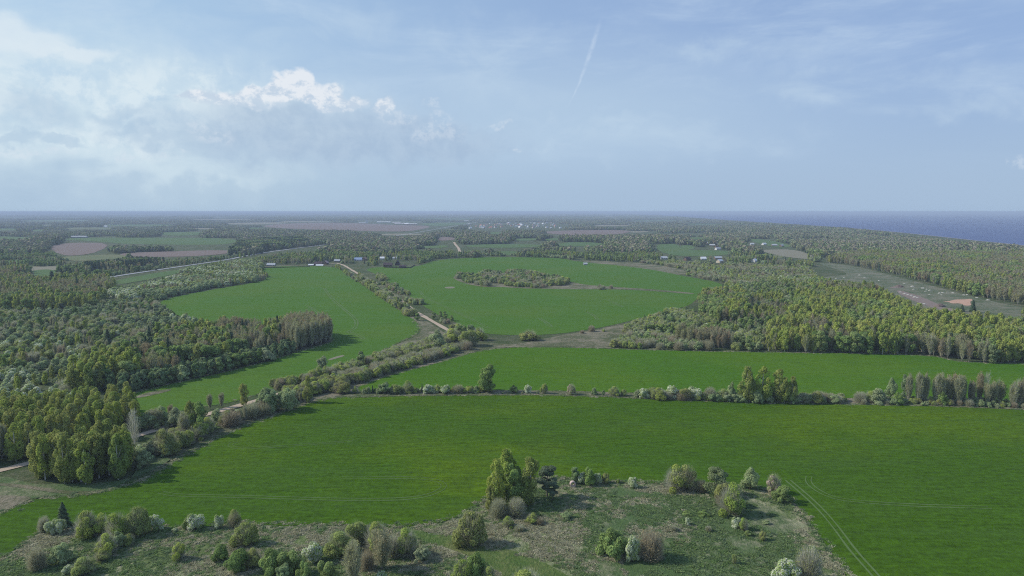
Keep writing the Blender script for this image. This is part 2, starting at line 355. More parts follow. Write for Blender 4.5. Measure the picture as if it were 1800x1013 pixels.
F4 = [(530, 713), (560, 704), (600, 698), (700, 696), (860, 694), (1000, 695), (1100, 699), (1200, 703), (1300, 707), (1400, 709), (1500, 711), (1600, 712), (1700, 715), (1800, 719), (2300, 745), (2900, 900), (2900, 1500), (1640, 1500), (1540, 1100), (1490, 1013), (1470, 980), (1450, 958), (1420, 920),
      (1402, 890), (1380, 868), (1340, 858), (1290, 853), (1200, 850), (1100, 848), (1040, 846), (1000, 842), (960, 840), (925, 842), (880, 856), (850, 880), (830, 897), (800, 911), (770, 918), (720, 924), (640, 926), (540, 923), (450, 921), (420, 919), (360, 923), (300, 930), (230, 934), (150, 934),
      (110, 922), (85, 928), (60, 940), (30, 964), (0, 984), (-150, 1080), (-700, 1300), (-900, 1100), (-300, 950), (0, 905), (30, 889), (60, 877), (160, 869), (230, 853), (270, 836), (300, 815), (345, 790), (392, 765), (440, 745), (482, 730)]
FARF = [  # name, polygon, material
    ('pasture', [(100, 421), (140, 418), (250, 418), (420, 419), (412, 430), (330, 431), (210, 429), (190, 426)], 'crop_far'),
    ('ploughed_field', [(85, 434), (115, 427), (190, 427), (186, 438), (150, 449), (105, 450)], 'plough'),
    ('ploughed_field', [(205, 447), (240, 444), (410, 439), (408, 446), (330, 452), (230, 452)], 'plough'),
    ('pasture', [(105, 451), (150, 450), (205, 447), (230, 452), (180, 458), (120, 460)], 'pasture'),
    ('pasture', [(-200, 461), (0, 459), (60, 457), (52, 464), (0, 467), (-200, 470)], 'crop_far'),
    ('stubble_field', [(15, 470), (110, 468), (115, 474), (80, 476), (20, 477)], 'stubble'),
    ('pasture', [(50, 476), (100, 473), (92, 486), (62, 486)], 'crop_far'),
    ('pasture', [(195, 494), (310, 474), (330, 477), (300, 484), (250, 494), (205, 502)], 'crop_far'),
    ('pasture', [(270, 409.5), (330, 407.5), (362, 409), (350, 414), (290, 415)], 'crop_far'),
    ('pasture', [(140, 396), (260, 394.5), (340, 396), (250, 398.5)], 'crop_far'),
    ('stubble_field', [(385, 393.2), (430, 391.4), (520, 391), (480, 394.5), (420, 395)], 'stubble'),
    ('stubble_field', [(480, 389.2), (560, 388.2), (600, 389), (520, 391)], 'stubble'),
    ('ploughed_field', [(455, 399), (480, 394.5), (560, 391), (640, 393), (700, 396), (765, 397.5), (735, 405), (700, 408), (600, 405), (520, 403)], 'plough'),
    ('pasture', [(730, 393), (790, 391.5), (830, 392), (800, 397), (760, 398)], 'crop_far'),
    ('ploughed_field', [(948, 408), (1000, 405), (1100, 404.6), (1112, 408), (1080, 413.5), (1000, 414), (965, 411)], 'plough'),
    ('stubble_field', [(1095, 407), (1150, 406.4), (1120, 410)], 'stubble'),
    ('pasture', [(735, 433), (790, 431), (785, 436), (740, 437)], 'crop_far'),
    ('pasture', [(815, 430.5), (905, 429), (960, 431), (935, 436), (825, 436)], 'crop_far'),
    ('pasture', [(868, 443), (905, 441), (915, 448), (880, 450)], 'crop_far'),
    ('pasture', [(900, 420), (950, 419), (945, 423), (905, 424)], 'crop_far'),
    ('pasture', [(1008, 445), (1030, 444), (1026, 451), (1010, 452)], 'crop_far'),
    ('pasture', [(1150, 430), (1190, 428), (1200, 440), (1290, 441), (1285, 449), (1200, 452), (1160, 444)], 'crop_far'),
    ('pasture', [(1205, 418), (1240, 417), (1236, 421), (1210, 421)], 'crop_far'),
    ('pasture', [(1310, 420), (1345, 421), (1400, 433), (1370, 437), (1330, 428)], 'crop_far'),
    ('pasture', [(1330, 448), (1380, 450), (1375, 455), (1335, 453)], 'pasture'),
    ('stubble_field', [(1330, 440), (1395, 438), (1425, 448), (1440, 456), (1400, 455), (1350, 446)], 'stubble'),
    ('pasture', [(700, 384.6), (800, 383.8), (860, 385), (800, 386.5)], 'crop_far'),
    ('stubble_field', [(320, 386), (420, 384.8), (470, 385.6), (380, 387)], 'stubble'),
    ('pasture', [(20, 388), (120, 386.5), (180, 388), (80, 390)], 'crop_far'),
]
VIS = [(1436, 464), (1475, 465), (1510, 471), (1550, 481), (1600, 494), (1650, 507), (1700, 521), (1760, 535), (1830, 548), (1830, 560), (1760, 553), (1700, 550), (1640, 545), (1600, 532), (1572, 516), (1550, 503), (1530, 498), (1480, 493), (1450, 491), (1446, 486), (1500, 485), (1478, 474)]
FARF += [('pasture', [(1195, 432), (1215, 431), (1225, 438), (1200, 439)], 'crop_far')]
_rf = np.random.default_rng(42)
for _k in range(110):                      # the patchwork far out: fields between woods, seen edge on
    _v = 379.5 + 52 * _rf.uniform(0, 1) ** 1.5; _u = _rf.uniform(-60, 1500 if _v < 395 else 1150)
    if 560 < _u < 1010 and _v < 404 or (_v > 414 and 420 < _u < 760): continue
    _w = _rf.uniform(25, 110); _h = max(.7, (_v - 374) * _rf.uniform(.07, .15)); _s = _rf.uniform(-.15, .15) * _h
    _m = ['crop_far', 'crop_far', 'pasture', 'stubble', 'pasture', 'plough', 'stubble'][int(_rf.integers(7))]
    if any(abs(_u - (sum(q[0] for q in p_) / len(p_))) < (_w + max(q[0] for q in p_) - min(q[0] for q in p_)) * .5 and abs(_v - (sum(q[1] for q in p_) / len(p_))) < _h + (max(q[1] for q in p_) - min(q[1] for q in p_)) * .5 for _, p_, _ in FARF): continue
    FARF.append(({'crop_far': 'pasture', 'pasture': 'pasture', 'stubble': 'stubble_field', 'plough': 'ploughed_field'}[_m], [(_u - _w * .5, _v), (_u - _w * .2, _v - _h * .7), (_u + _w * .45, _v - _h * .6 + _s), (_u + _w * .5, _v + _s), (_u + _w * .1, _v + _h * .3), (_u - _w * .3, _v + _h * .35)], _m))
CLEAR = [(1430, 462), (1475, 464), (1512, 470), (1555, 481), (1602, 493), (1652, 506), (1702, 520), (1762, 534), (1840, 548), (1840, 575), (1760, 568), (1690, 562), (1610, 556), (1560, 530), (1530, 512), (1480, 505), (1440, 500), (1436, 488), (1495, 484), (1476, 475)]
RC_ = [(812, 614), (835, 603), (870, 603), (905, 606), (945, 598), (985, 590), (1045, 581), (1090, 571), (1110, 575), (1095, 590), (1078, 600), (1075, 611), (1000, 609), (930, 609), (880, 611), (830, 619)]
RB_ = [(670, 618), (700, 605), (725, 594), (740, 585), (735, 574), (700, 546), (712, 548), (745, 562), (790, 590), (800, 600), (770, 612), (700, 630), (655, 637)]
RE_ = [(1012, 459), (1040, 458), (1120, 462), (1170, 468), (1200, 474), (1215, 484), (1180, 482), (1100, 470)]
STRIP = [(796, 486), (812, 483), (840, 486), (855, 479), (890, 481), (905, 477), (940, 481), (975, 487), (1015, 500), (1080, 505), (1140, 508.5), (1218, 515), (1222, 518), (1140, 511.5), (1070, 508.5), (1000, 509), (950, 508), (905, 507), (880, 504.5), (850, 505), (822, 500), (800, 493)]

def ribbon(name, pts, width, z, m, jit=0.0, uv=True, world=False):
    p = chaikin(pts, 3, False)
    w = p if world else np.stack(G(p[:, 0], p[:, 1]), 1)
    w = densify(w, 4 if not world else 3, False)
    t = np.gradient(w, axis=0); t /= np.linalg.norm(t, axis=1)[:, None] + 1e-9; n = np.stack([-t[:, 1], t[:, 0]], 1)
    wd = np.full(len(w), width) * (1 + jit * (vnoise(w[:, 0], w[:, 1], 9, 5) - .5))
    L, R = w + n * wd[:, None] / 2, w - n * wd[:, None] / 2
    V = np.zeros((len(w) * 2, 3)); V[0::2, :2] = L; V[1::2, :2] = R
    q = [[2 * i + 1, 2 * i + 3, 2 * i + 2, 2 * i] for i in range(len(w) - 1)]
    o = link(name, qmesh(name, V, q, M[m]), loc=(0, 0, z)); o['kind'] = 'structure'; return o, w

# ground: one sheet to the horizon
gx = np.array(sorted(set([-60000, -30000, -15000, -8000, 8000, 15000, 30000, 60000] + list(range(-4000, 4001, 500)))))
gy = np.array([-3000, -1000, 0] + list(range(200, 4001, 400)) + [5000, 7000, 10000, 15000, 25000, 40000, 62000])
V = [(a, b, 0) for b in gy for a in gx]; nx = len(gx)
tag(link('ground', mesh('ground', V, [[j * nx + i, j * nx + i + 1, (j + 1) * nx + i + 1, (j + 1) * nx + i] for j in range(len(gy) - 1) for i in range(nx - 1)], M['ground'])), kind='structure')
sheet('crop_field', F1, .12, 'crop_left'); sheet('crop_field', F2, .12, 'crop_left'); sheet('crop_field', F3, .12, 'crop_mid'); sheet('crop_field', F4, .12, 'crop_near')
for i, (n, p, m) in enumerate(FARF): sheet(n, p, .3 + .06 * (i % 5), m, jit=2)
sheet('rough_grassland', [(-250, 1150), (0, 985), (30, 966), (60, 942), (85, 930), (110, 924), (150, 936), (230, 936), (300, 932), (360, 925), (420, 921), (450, 923), (540, 925), (640, 928), (700, 927), (770, 921), (805, 913), (835, 899), (853, 882), (884, 858), (928, 845), (960, 842), (1000, 845), (1040, 849),
       (1100, 851), (1200, 853), (1290, 856), (1340, 861), (1378, 871), (1399, 892), (1417, 922), (1447, 960), (1467, 982), (1487, 1015), (1535, 1102), (1635, 1500), (-500, 1500)], .06, 'rough', jit=.5)
sheet('rough_grassland', [(1045, 858), (1150, 855), (1280, 862), (1350, 885), (1390, 930), (1440, 985), (1440, 1060), (1000, 1060), (1010, 1000), (1040, 950), (1030, 900)], .085, 'rough_green', jit=2)
sheet('rough_grassland', [(330, 930), (500, 928), (690, 932), (730, 950), (640, 942), (500, 940), (420, 946), (300, 940), (200, 944), (110, 950), (150, 938)], .085, 'rough_green', jit=1.5)
sheet('grass_path', [(690, 928), (740, 930), (800, 945), (870, 968), (960, 985), (1010, 1010), (1100, 1100), (940, 1100), (880, 1012), (800, 972), (740, 950), (700, 938)], .11, 'verge', jit=1.2)
sheet('grass_path', [(950, 942), (975, 945), (978, 968), (950, 970)], .11, 'verge', jit=.6)
sheet('rough_grassland', [(-300, 870), (0, 832), (50, 850), (130, 852), (210, 846), (260, 832), (330, 790), (400, 756), (440, 742), (470, 728), (460, 722), (360, 752), (250, 800), (230, 850), (160, 866), (60, 874), (30, 887), (0, 903), (-300, 960)], .06, 'rough_green', jit=.6)
sheet('rough_grassland', [(-200, 880), (0, 868), (50, 872), (58, 876), (30, 887), (0, 902), (-200, 940)], .09, 'straw', jit=.8)
sheet('rough_grassland', RB_, .06, 'straw', jit=.8); sheet('rough_grassland', RC_, .06, 'straw', jit=.8); sheet('rough_grassland', RE_, .06, 'straw', jit=1)
sheet('rough_grassland', STRIP, .2, 'straw', jit=.8)
sheet('rough_grassland', [(600, 694), (700, 687), (860, 686), (1000, 688), (1100, 691), (1300, 699), (1500, 701), (1800, 706), (2200, 725), (2200, 742), (1800, 720), (1600, 713), (1400, 710), (1200, 704), (1000, 696), (860, 695), (700, 697), (610, 700)], .2, 'straw', jit=.4)
sheet('rough_grassland', [(300, 812), (350, 786), (398, 760), (440, 742), (485, 727), (530, 712), (590, 698), (640, 684), (700, 660), (760, 643), (800, 631), (845, 615), (815, 613), (760, 628), (690, 648), (640, 665), (560, 697), (500, 712), (430, 735), (370, 758), (290, 800)], .08, 'straw', jit=.5)
sheet('rough_pasture', CLEAR, .06, 'rough_pasture', jit=1.5)
sheet('bare_soil', [(1655, 530), (1672, 529), (1680, 526.5), (1692, 527), (1708, 526), (1711, 529), (1704, 531), (1708, 537), (1694, 537), (1688, 533), (1672, 534), (1668, 531)], .16, 'redsoil', jit=2.5, sm=1)
sheet('bare_soil', [(1575, 510), (1592, 513), (1625, 524), (1660, 540), (1650, 545), (1615, 533), (1580, 517)], .16, 'mud')
sheet('bare_soil', [(1560, 505), (1585, 503), (1590, 505), (1572, 508)], .18, 'mud'); sheet('bare_soil', [(1645, 541), (1670, 541), (1690, 548), (1660, 550)], .18, 'mud')
sheet('bare_soil', [(576, 633), (588, 628), (603, 624.5), (607, 626), (594, 630), (580, 634)], .2, 'stubble', jit=.5)
sheet('bare_soil', [(233, 699), (262, 690), (300, 684), (302, 687), (270, 695), (240, 701)], .2, 'straw', jit=.6)
sheet('bare_soil', [(780, 505), (798, 504), (800, 507), (784, 508)], .2, 'stubble', jit=.3)
sheet('sea', SEA, .8, 'sand', jit=0, sm=1)      # material replaced below
mw, N = mat('water'); g = N.node('ShaderNodeNewGeometry').outputs['Position']
wn = N.noise(N.scalevec(g, (.0012, .0004, 1)), 1.0, 4, .6); wc = N.mix(wn, (.060, .085, .19), (.075, .105, .22))
finish(N, principled(N, wc, .55, .22, N.noise(g, .08, 4, .6), .6, .6))
o = bpy.data.objects['sea']; o.data.materials.clear(); o.data.materials.append(mw)
sh = [(x, y) for x, y in SEA[1:11]]
ribbon('beach', sh[::-1], 8, .95, 'sand', 1.2)
ROAD, roadw = ribbon('gravel_road', [(-160, 868), (0, 828), (50, 815), (130, 796), (215, 775), (270, 758), (330, 738), (390, 722), (440, 708), (500, 690), (560, 673), (630, 655), (690, 638), (735, 626), (780, 615), (803, 609), (813, 599), (795, 585), (765, 568), (728, 547), (705, 528), (672, 504),
              (645, 490), (620, 476), (604, 466), (592, 463)], 4.6, .22, 'gravel', .5)
HWY, hwyw = ribbon('highway', [(-200, 549), (0, 521), (110, 502), (190, 488), (310, 470), (395, 458), (460, 445), (520, 437), (577, 430), (660, 420), (735, 409), (770, 402.5), (800, 397.3), (822, 394), (850, 389), (872, 385.4)], 9.0, .5, 'asphalt')
ribbon('dirt_track', [(798, 426), (801, 431), (806, 436), (808, 443)], 7, .4, 'gravel')
ribbon('dirt_track', [(592, 463), (570, 466), (500, 467), (455, 470)], 3, .3, 'gravel')
ribbon('dirt_track', [(803, 610), (850, 612), (900, 610), (1000, 611), (1075, 612)], 3, .2, 'straw', .8)
ribbon('dirt_track', [(-100, 846), (0, 851), (60, 858), (110, 866), (150, 867), (185, 863), (215, 855)], 2.2, .15, 'straw', .5)
def tram(pts, gap=1.9, w=.55, z=.17):
    p = chaikin(pts, 3, False); q = densify(np.stack(G(p[:, 0], p[:, 1]), 1), 3, False)
    t = np.gradient(q, axis=0); t /= np.linalg.norm(t, axis=1)[:, None] + 1e-9; n = np.stack([-t[:, 1], t[:, 0]], 1)
    for s in (-1, 1): ribbon('wheel_track', q + n * s * gap / 2, w, z, 'track', .9, world=True)
tram([(1385, 845), (1410, 866), (1440, 893), (1470, 928), (1500, 970), (1540, 1013), (1600, 1090)])
tram([(1422, 838), (1420, 848), (1432, 860), (1460, 875), (1500, 882), (1600, 889), (1740, 893)], w=.45)
tram([(282, 866), (310, 872), (400, 873), (500, 876), (600, 879), (700, 879), (750, 873), (780, 860), (780, 850), (760, 843), (720, 840), (600, 841)], w=.34)
tram([(570, 507), (580, 522), (600, 540), (615, 552), (628, 565), (625, 577), (612, 584)], w=.9, gap=2.4)
tram([(538, 537), (555, 546), (562, 553), (563, 560)], w=.9, gap=2.4)
tram([(612, 584), (630, 590), (640, 597)], w=.9, gap=2.4)
tram([(738, 512), (745, 522), (770, 534), (800, 548), (830, 562), (860, 578)], w=.8, gap=2.4)
tram([(1068, 527), (1080, 533), (1095, 540)], w=.9, gap=2.4); tram([(1030, 548), (1045, 555), (1050, 562)], w=.9, gap=2.4); tram([(948, 560), (962, 568), (970, 576)], w=.9, gap=2.4)
tram([(240, 745), (300, 735), (400, 722), (450, 715)][:0] or [(420, 775), (400, 783), (420, 790), (500, 785), (620, 776)], w=.3)

# low far ridge on the left horizon
xs = np.linspace(-26000, 30000, 160); V = []; Q = []
for i, x in enumerate(xs):
    h = 26 + 34 * max(0, 1 - abs(x + 17500) / 15000) ** .7 + 8 * float(vnoise(x, 0, 3000, 2)) + 3 * float(vnoise(x, 0, 700, 8))
    h *= max(0.0, min(1.0, (4500 - x) / 9000)) if x > -4500 else 1
    for k, (dy, f_) in enumerate(((-3500, 0), (-1200, .55), (0, 1), (2500, .9), (6000, 0))): V.append((x, 24000 + dy + 600 * float(vnoise(x, k, 4000, 6)), h * f_ - .5))
for i in range(len(xs) - 1):
    for k in range(4): a = i * 5 + k; Q.append([a, a + 5, a + 6, a + 1])
M['far_forest'] = rough_mat('far_forest', (.060, .075, .042), (.035, .050, .030), .4, .6, .02)
tag(link('hills', mesh('hills', V, Q, M['far_forest'], True)), kind='structure')
# ------------------------------------------------------------------ plants
def unit(v): return v / (np.linalg.norm(v, axis=-1, keepdims=True) + 1e-9)
def leaf_quads(Pc, Nn, size, rng, asp=.75):
    """irregular leafy flakes at Pc facing about Nn"""
    n = len(Pc); r = unit(rng.normal(size=(n, 3))); T = unit(np.cross(Nn, r)); Bn = np.cross(Nn, T)
    s = (size if np.ndim(size) else np.full(n, size)) * rng.uniform(.6, 1.35, n)
    V = np.empty((n, 4, 3))
    for k, (a, b) in enumerate(((1, 0), (0, asp), (-1, 0), (0, -asp))):
        f = (s * .62 * rng.uniform(.6, 1.3, n))[:, None]
        V[:, k] = Pc + T * a * f + Bn * b * f + Nn * (rng.uniform(-.25, .25, n) * s)[:, None]
    return V.reshape(-1, 3), np.arange(n * 4).reshape(n, 4)
def lobes_leaves(lobes, n, size, rng, up=.25, jit=.55):
    """lobes: rows cx cy cz rx ry rz; flakes on their outer shells"""
    L = np.asarray(lobes, float); area = (L[:, 3] * L[:, 4] + L[:, 3] * L[:, 5]); pr = area / area.sum()
    idx = rng.choice(len(L), int(n * 1.5), p=pr); d = unit(rng.normal(size=(len(idx), 3)) + np.array([0, 0, up]))
    rr = rng.uniform(.72, 1.08, len(idx))[:, None]; Pc = L[idx, :3] + d * L[idx, 3:] * rr
    keep = np.ones(len(idx), bool)
    for l in L:                                     # nothing deep inside another lobe
        q = ((Pc - l[:3]) / l[3:]); keep &= (q ** 2).sum(1) > .42
    Pc, d, idx = Pc[keep][:n], d[keep][:n], idx[keep][:n]
    C = L[:, :3].mean(0); out = unit(Pc - C * [1, 1, .8])
    Nn = unit(d * .8 + out * .6 + np.array([0, 0, .25]) + rng.normal(size=d.shape) * jit)
    lt = rng.uniform(0, 1, len(L))[idx]; tint = np.clip(lt * .6 + rng.uniform(0, .4, len(Pc)), 0, 1)
    V, Q = leaf_quads(Pc, Nn, size, rng); return V, Q, tint
def tube(pts, radii, k=5):
    pts = np.asarray(pts, float); V = []; Q = []
    for i, (p, r) in enumerate(zip(pts, radii)):
        t = unit(pts[min(i + 1, len(pts) - 1)] - pts[max(i - 1, 0)]); a = unit(np.cross(t, [.13, .97, .2])); b = np.cross(t, a)
        for j in range(k): an = 2 * math.pi * j / k; V.append(p + (a * math.cos(an) + b * math.sin(an)) * r)
    for i in range(len(pts) - 1):
        for j in range(k): Q.append([i * k + j, i * k + (j + 1) % k, (i + 1) * k + (j + 1) % k, (i + 1) * k + j])
    return np.array(V), np.array(Q)
def join(parts):
    V, Q, o = [], [], 0
    for v, q in parts: V.append(v); Q.append(np.asarray(q) + o); o += len(v)
    return np.vstack(V), np.vstack(Q)
def twigs(n, rng, h, R, z0, w, dome=.55, shrub=False):
    """a brush of rising twigs as thin blades, each from near the stem line to the outline of the crown"""
    a = rng.uniform(0, 6.283, n)
    if shrub:
        el = np.arcsin(rng.uniform(.02, 1, n)); q = rng.uniform(.45, 1.03, n); r = np.cos(el) ** .8 * R * q
        tip = np.stack([np.cos(a) * r, np.sin(a) * r, z0 + np.sin(el) ** .8 * (h - z0) * q], 1)
        base = tip * np.array([.62, .62, .60]); base += rng.normal(size=(n, 3)) * R * .05; base[:, 2] = np.maximum(base[:, 2], .02)
    else:
        q = rng.uniform(0, 1, n) ** .55; t = rng.uniform(.05, 1, n); zt = z0 + (h - z0) * t * (1 - .10 * q * q)
        prof = np.sin(np.clip(t ** .9, 0, .93) * math.pi) ** .5 * .85 + .15
        tip = np.stack([np.cos(a) * R * q * prof, np.sin(a) * R * q * prof, zt], 1)
        base = tip * np.array([.45, .45, 1]); base[:, 2] = np.maximum(z0 * .5, zt - (h - z0) * rng.uniform(.10, .26, n) - q * R * .4); base[:, :2] += rng.normal(size=(n, 2)) * R * .06
    d = unit(tip - base); s = unit(np.cross(d, rng.normal(size=(n, 3))))
    V = np.empty((n, 4, 3)); ww = (w * rng.uniform(.6, 1.4, n))[:, None]
    V[:, 0] = base - s * ww; V[:, 1] = base + s * ww; V[:, 2] = tip + s * ww * .35; V[:, 3] = tip - s * ww * .35
    return V.reshape(-1, 3), np.arange(n * 4).reshape(n, 4), np.clip(rng.normal(.5, .25, n), 0, 1)

SPEC = {}   # kind -> builder(rng, lod) -> (crown V, Q, tint, [mat ids], mats) , (trunk V, Q, mat)
LN = [(8500, .64), (3200, 1.04), (1000, 1.85)]      # leaf counts and leaf size factor per level of detail
def crown_from_lobes(lobes, n, size, lod, rng, leaf, **kw):
    k, f = LN[lod]; V, Q, t = lobes_leaves(lobes, int(n * k), size * f, rng, **kw)
    return V, Q, t, None, [leaf]
def b_birch(rng, lod):        # unit tree 10 m high
    L = []; n = 44
    for i in range(n):
        z = rng.uniform(.13, .96); r = 2.0 * math.sin(min(1, (z - .02) / .98) ** .85 * math.pi) ** .62 + .2
        a = rng.uniform(0, 6.28); q = rng.uniform(.25, .85)
        s = rng.uniform(.42, .80) * (1.15 - .45 * z); L.append((math.cos(a) * r * q, math.sin(a) * r * q, z * 10, s, s, s * 1.75))
    L.append((0, 0, 9.6, .45, .45, .8))
    c = crown_from_lobes(L, .85, .34, lod, rng, M['birch_leaf'], up=.1)
    parts = [tube([(0, 0, -.2), (.1, 0, 3), (-.05, .1, 6), (.05, .05, 9.2)], (.17, .13, .09, .02), 5)]
    if lod < 2:
        for i in range(4): a = rng.uniform(0, 6.28); z = rng.uniform(2.5, 6); parts.append(tube([(0, 0, z), (math.cos(a) * .7, math.sin(a) * .7, z + 1), (math.cos(a) * 1.4, math.sin(a) * 1.4, z + 2.6)], (.07, .05, .02), 4))
    return c, (*join(parts), M['birch_bark'])
def b_leafy(rng, lod, leaf='leafy', wide=1.0, low=.18):
    L = []
    for i in range(20):
        z = rng.uniform(low, .92); r = 2.7 * wide * math.sin(min(1, (z - low * .4) / (1 - low * .4)) ** .9 * math.pi) ** .6 + .3
        a = rng.uniform(0, 6.28); q = rng.uniform(.2, .8); s = rng.uniform(.9, 1.5) * (1.15 - .4 * z) * wide ** .5
        L.append((math.cos(a) * r * q, math.sin(a) * r * q, z * 10 - .4, s, s, s * .9))
    c = crown_from_lobes(L, 1.0, .40, lod, rng, M[leaf])
    parts = [tube([(0, 0, -.2), (.1, .05, 2.5), (0, .1, 5), (.1, 0, 8)], (.22, .18, .11, .02), 5)]
    if lod < 2:
        for i in range(4): a = rng.uniform(0, 6.28); z = rng.uniform(1.6, 4); parts.append(tube([(0, 0, z), (math.cos(a) * .9, math.sin(a) * .9, z + 1), (math.cos(a) * 1.9, math.sin(a) * 1.9, z + 2.4)], (.1, .07, .02), 4))
    return c, (*join(parts), M['bark'])
def b_dome(rng, lod, leaf, twig=True, blossom=None, squat=1.0, frac=.5):
    """many-stemmed round shrub, unit 10 m high, crown down to the ground"""
    L = []; R = 4.6 * squat
    subs = [(0, 0, 1.0, .92)] + [(math.cos(b) * R * .42, math.sin(b) * R * .42, rng.uniform(.6, .95), rng.uniform(.55, .75)) for b in rng.uniform(0, 6.28, 4)]
    for i in range(38):
        ox, oy, hh, w_ = subs[i % 5]; a = rng.uniform(0, 6.28); el = rng.uniform(0, 1) ** .8 * 1.45; q = rng.uniform(.45, .9); s = rng.uniform(.7, 1.7)
        L.append((ox + math.cos(a) * math.cos(el) * R * q * w_, oy + math.sin(a) * math.cos(el) * R * q * w_, (1.2 + math.sin(el) * 8.2 * q) * hh, s, s, s * rng.uniform(.8, 1.3)))
    L.append((0, 0, 4.0, R * .5, R * .5, 3.0))
    k, f = LN[lod]; V, Q, t = lobes_leaves(L, int(.95 * k), .58 * f, rng, up=.15); V[:, 2] = np.maximum(V[:, 2], .02)
    mats = [M[leaf]]; mi = np.zeros(len(Q), int)
    if blossom: mi = ((rng.uniform(0, 1, len(Q)) + (t - .5) * .9) > 1 - frac).astype(int); mats.append(M[blossom])
    parts = [tube([(0, 0, -.2), (math.cos(a) * .9, math.sin(a) * .9, 2.6), (math.cos(a) * 2.3, math.sin(a) * 2.3, 6.4)], (.16, .11, .03), 4) for a in rng.uniform(0, 6.28, 5 if lod < 2 else 3)]
    if twig:
        n = int(k * .34); v, q, tt = twigs(n, rng, 9.9, R * 1.06, .2, .04 * f, .5, True); mats.append(M['twig'])
        Q = np.vstack([Q, q + len(V)]); V = np.vstack([V, v]); t = np.concatenate([t, tt]); mi = np.concatenate([mi, np.full(n, len(mats) - 1)])
    return (V, Q, t, mi, mats), (*join(parts), M['bark'])
def b_bare(rng, lod, wide=1.0, buds=.25):
    k, f = LN[lod]; n = int(k * .27); vs = []; ts = []; o = 0; nl = 5
    for i in range(nl):                              # a few leaders, each with its own brush of twigs
        a = 6.283 * i / nl + rng.uniform(-.4, .4); r0 = (0 if i == 0 else rng.uniform(.5, 1.05)) * wide; top = 10.1 if i == 0 else rng.uniform(7.6, 9.8)
        v, q, t = twigs(n // nl, rng, top, rng.uniform(.9, 1.35) * wide, rng.uniform(1.4, 3.0), .038 * f, .62)
        v = v + np.array([math.cos(a) * r0, math.sin(a) * r0, 0]) * np.clip(v[:, 2:3] / 7, .25, 1.1); vs.append(v); ts.append(t)
    v = np.vstack(vs); n = len(v) // 4; q = np.arange(n * 4).reshape(n, 4); t = np.concatenate(ts)
    c = v.reshape(-1, 4, 3)[:, 2][rng.choice(n, int(k * buds))] + rng.normal(size=(int(k * buds), 3)) * .12
    bv, bq = leaf_quads(c, unit(rng.normal(size=c.shape) + [0, 0, .3]), .26 * f, rng)
    V = np.vstack([v, bv]); Q = np.vstack([q, bq + len(v)]); mi = np.concatenate([np.zeros(n, int), np.ones(len(bq), int)]); t = np.concatenate([t, rng.uniform(0, 1, len(bq))])
    parts = [tube([(0, 0, -.2), (.08, 0, 3.5), (-.05, .08, 7), (0, 0, 9.6)], (.16, .12, .07, .02), 5)]
    if lod < 2:
        for i in range(6): a = rng.uniform(0, 6.28); z = rng.uniform(2, 6.5); parts.append(tube([(0, 0, z), (math.cos(a) * .6 * wide, math.sin(a) * .6 * wide, z + 1), (math.cos(a) * 1.1 * wide, math.sin(a) * 1.1 * wide, z + 2.6)], (.06, .045, .015), 4))
    return (V, Q, t, mi, [M['twig'], M['bud']]), (*join(parts), M['grey_bark'])
def b_spruce(rng, lod):
    k, f = LN[lod]; n = int(k * .8); z = 1 - rng.uniform(0, 1, n) ** .62; z = z * .93 + .06
    lay = (z * 17 + rng.uniform(-.12, .12, n)) % 1.0
    a = rng.uniform(0, 6.283, n); br = .75 + .25 * np.sin(a * 5 + np.floor(z * 17) * 2.1)
    r = 1.9 * (1 - z) ** .85 * (1.12 - .48 * lay) * br * rng.uniform(.72, 1.08, n) + .05
    c = np.stack([np.cos(a) * r, np.sin(a) * r, z * 10 - r * .12], 1)
    Nn = unit(np.stack([np.cos(a) * .8, np.sin(a) * .8, np.full(n, .75)], 1) + rng.normal(size=(n, 3)) * .35)
    V, Q = leaf_quads(c, Nn, .46 * f, rng, .6)
    return (V, Q, np.clip(rng.normal(.5, .25, n), 0, 1), None, [M['spruce_needle']]), (*tube([(0, 0, -.2), (0, 0, 5), (0, 0, 10.05)], (.18, .1, .01), 5), M['bark'])
def b_pine(rng, lod):
    L = []
    for i in range(16):
        z = rng.uniform(.30, .92); r = 2.5 * math.sin(min(1, (z - .15) / .85) ** .8 * math.pi) ** .55; a = rng.uniform(0, 6.28); q = rng.uniform(.3, .85); s = rng.uniform(.7, 1.15)
        L.append((math.cos(a) * r * q, math.sin(a) * r * q, z * 10, s, s, s * .7))
    c = crown_from_lobes(L, .9, .36, lod, rng, M['pine_needle'])
    return c, (*tube([(0, 0, -.2), (.1, 0, 4), (0, .1, 9)], (.2, .15, .05), 5), M['bark'])
def b_deadbirch(rng, lod):
    parts = [tube([(0, 0, -.2), (.12, 0, 3), (.35, .05, 7), (.62, 0, 10)], (.10, .08, .05, .015), 6)]
    for i in range(12): a = rng.uniform(0, 6.28); z = rng.uniform(3.5, 9); l = rng.uniform(.5, 1.2); parts.append(tube([(z * .05, 0, z), (z * .05 + math.cos(a) * l, math.sin(a) * l, z + l * .5)], (.035, .01), 3))
    v, q, t = twigs(520, rng, 9.9, 1.5, 3, .014)
    return (v, q, t, None, [M['twig']]), (*join(parts), M['birch_bark'])
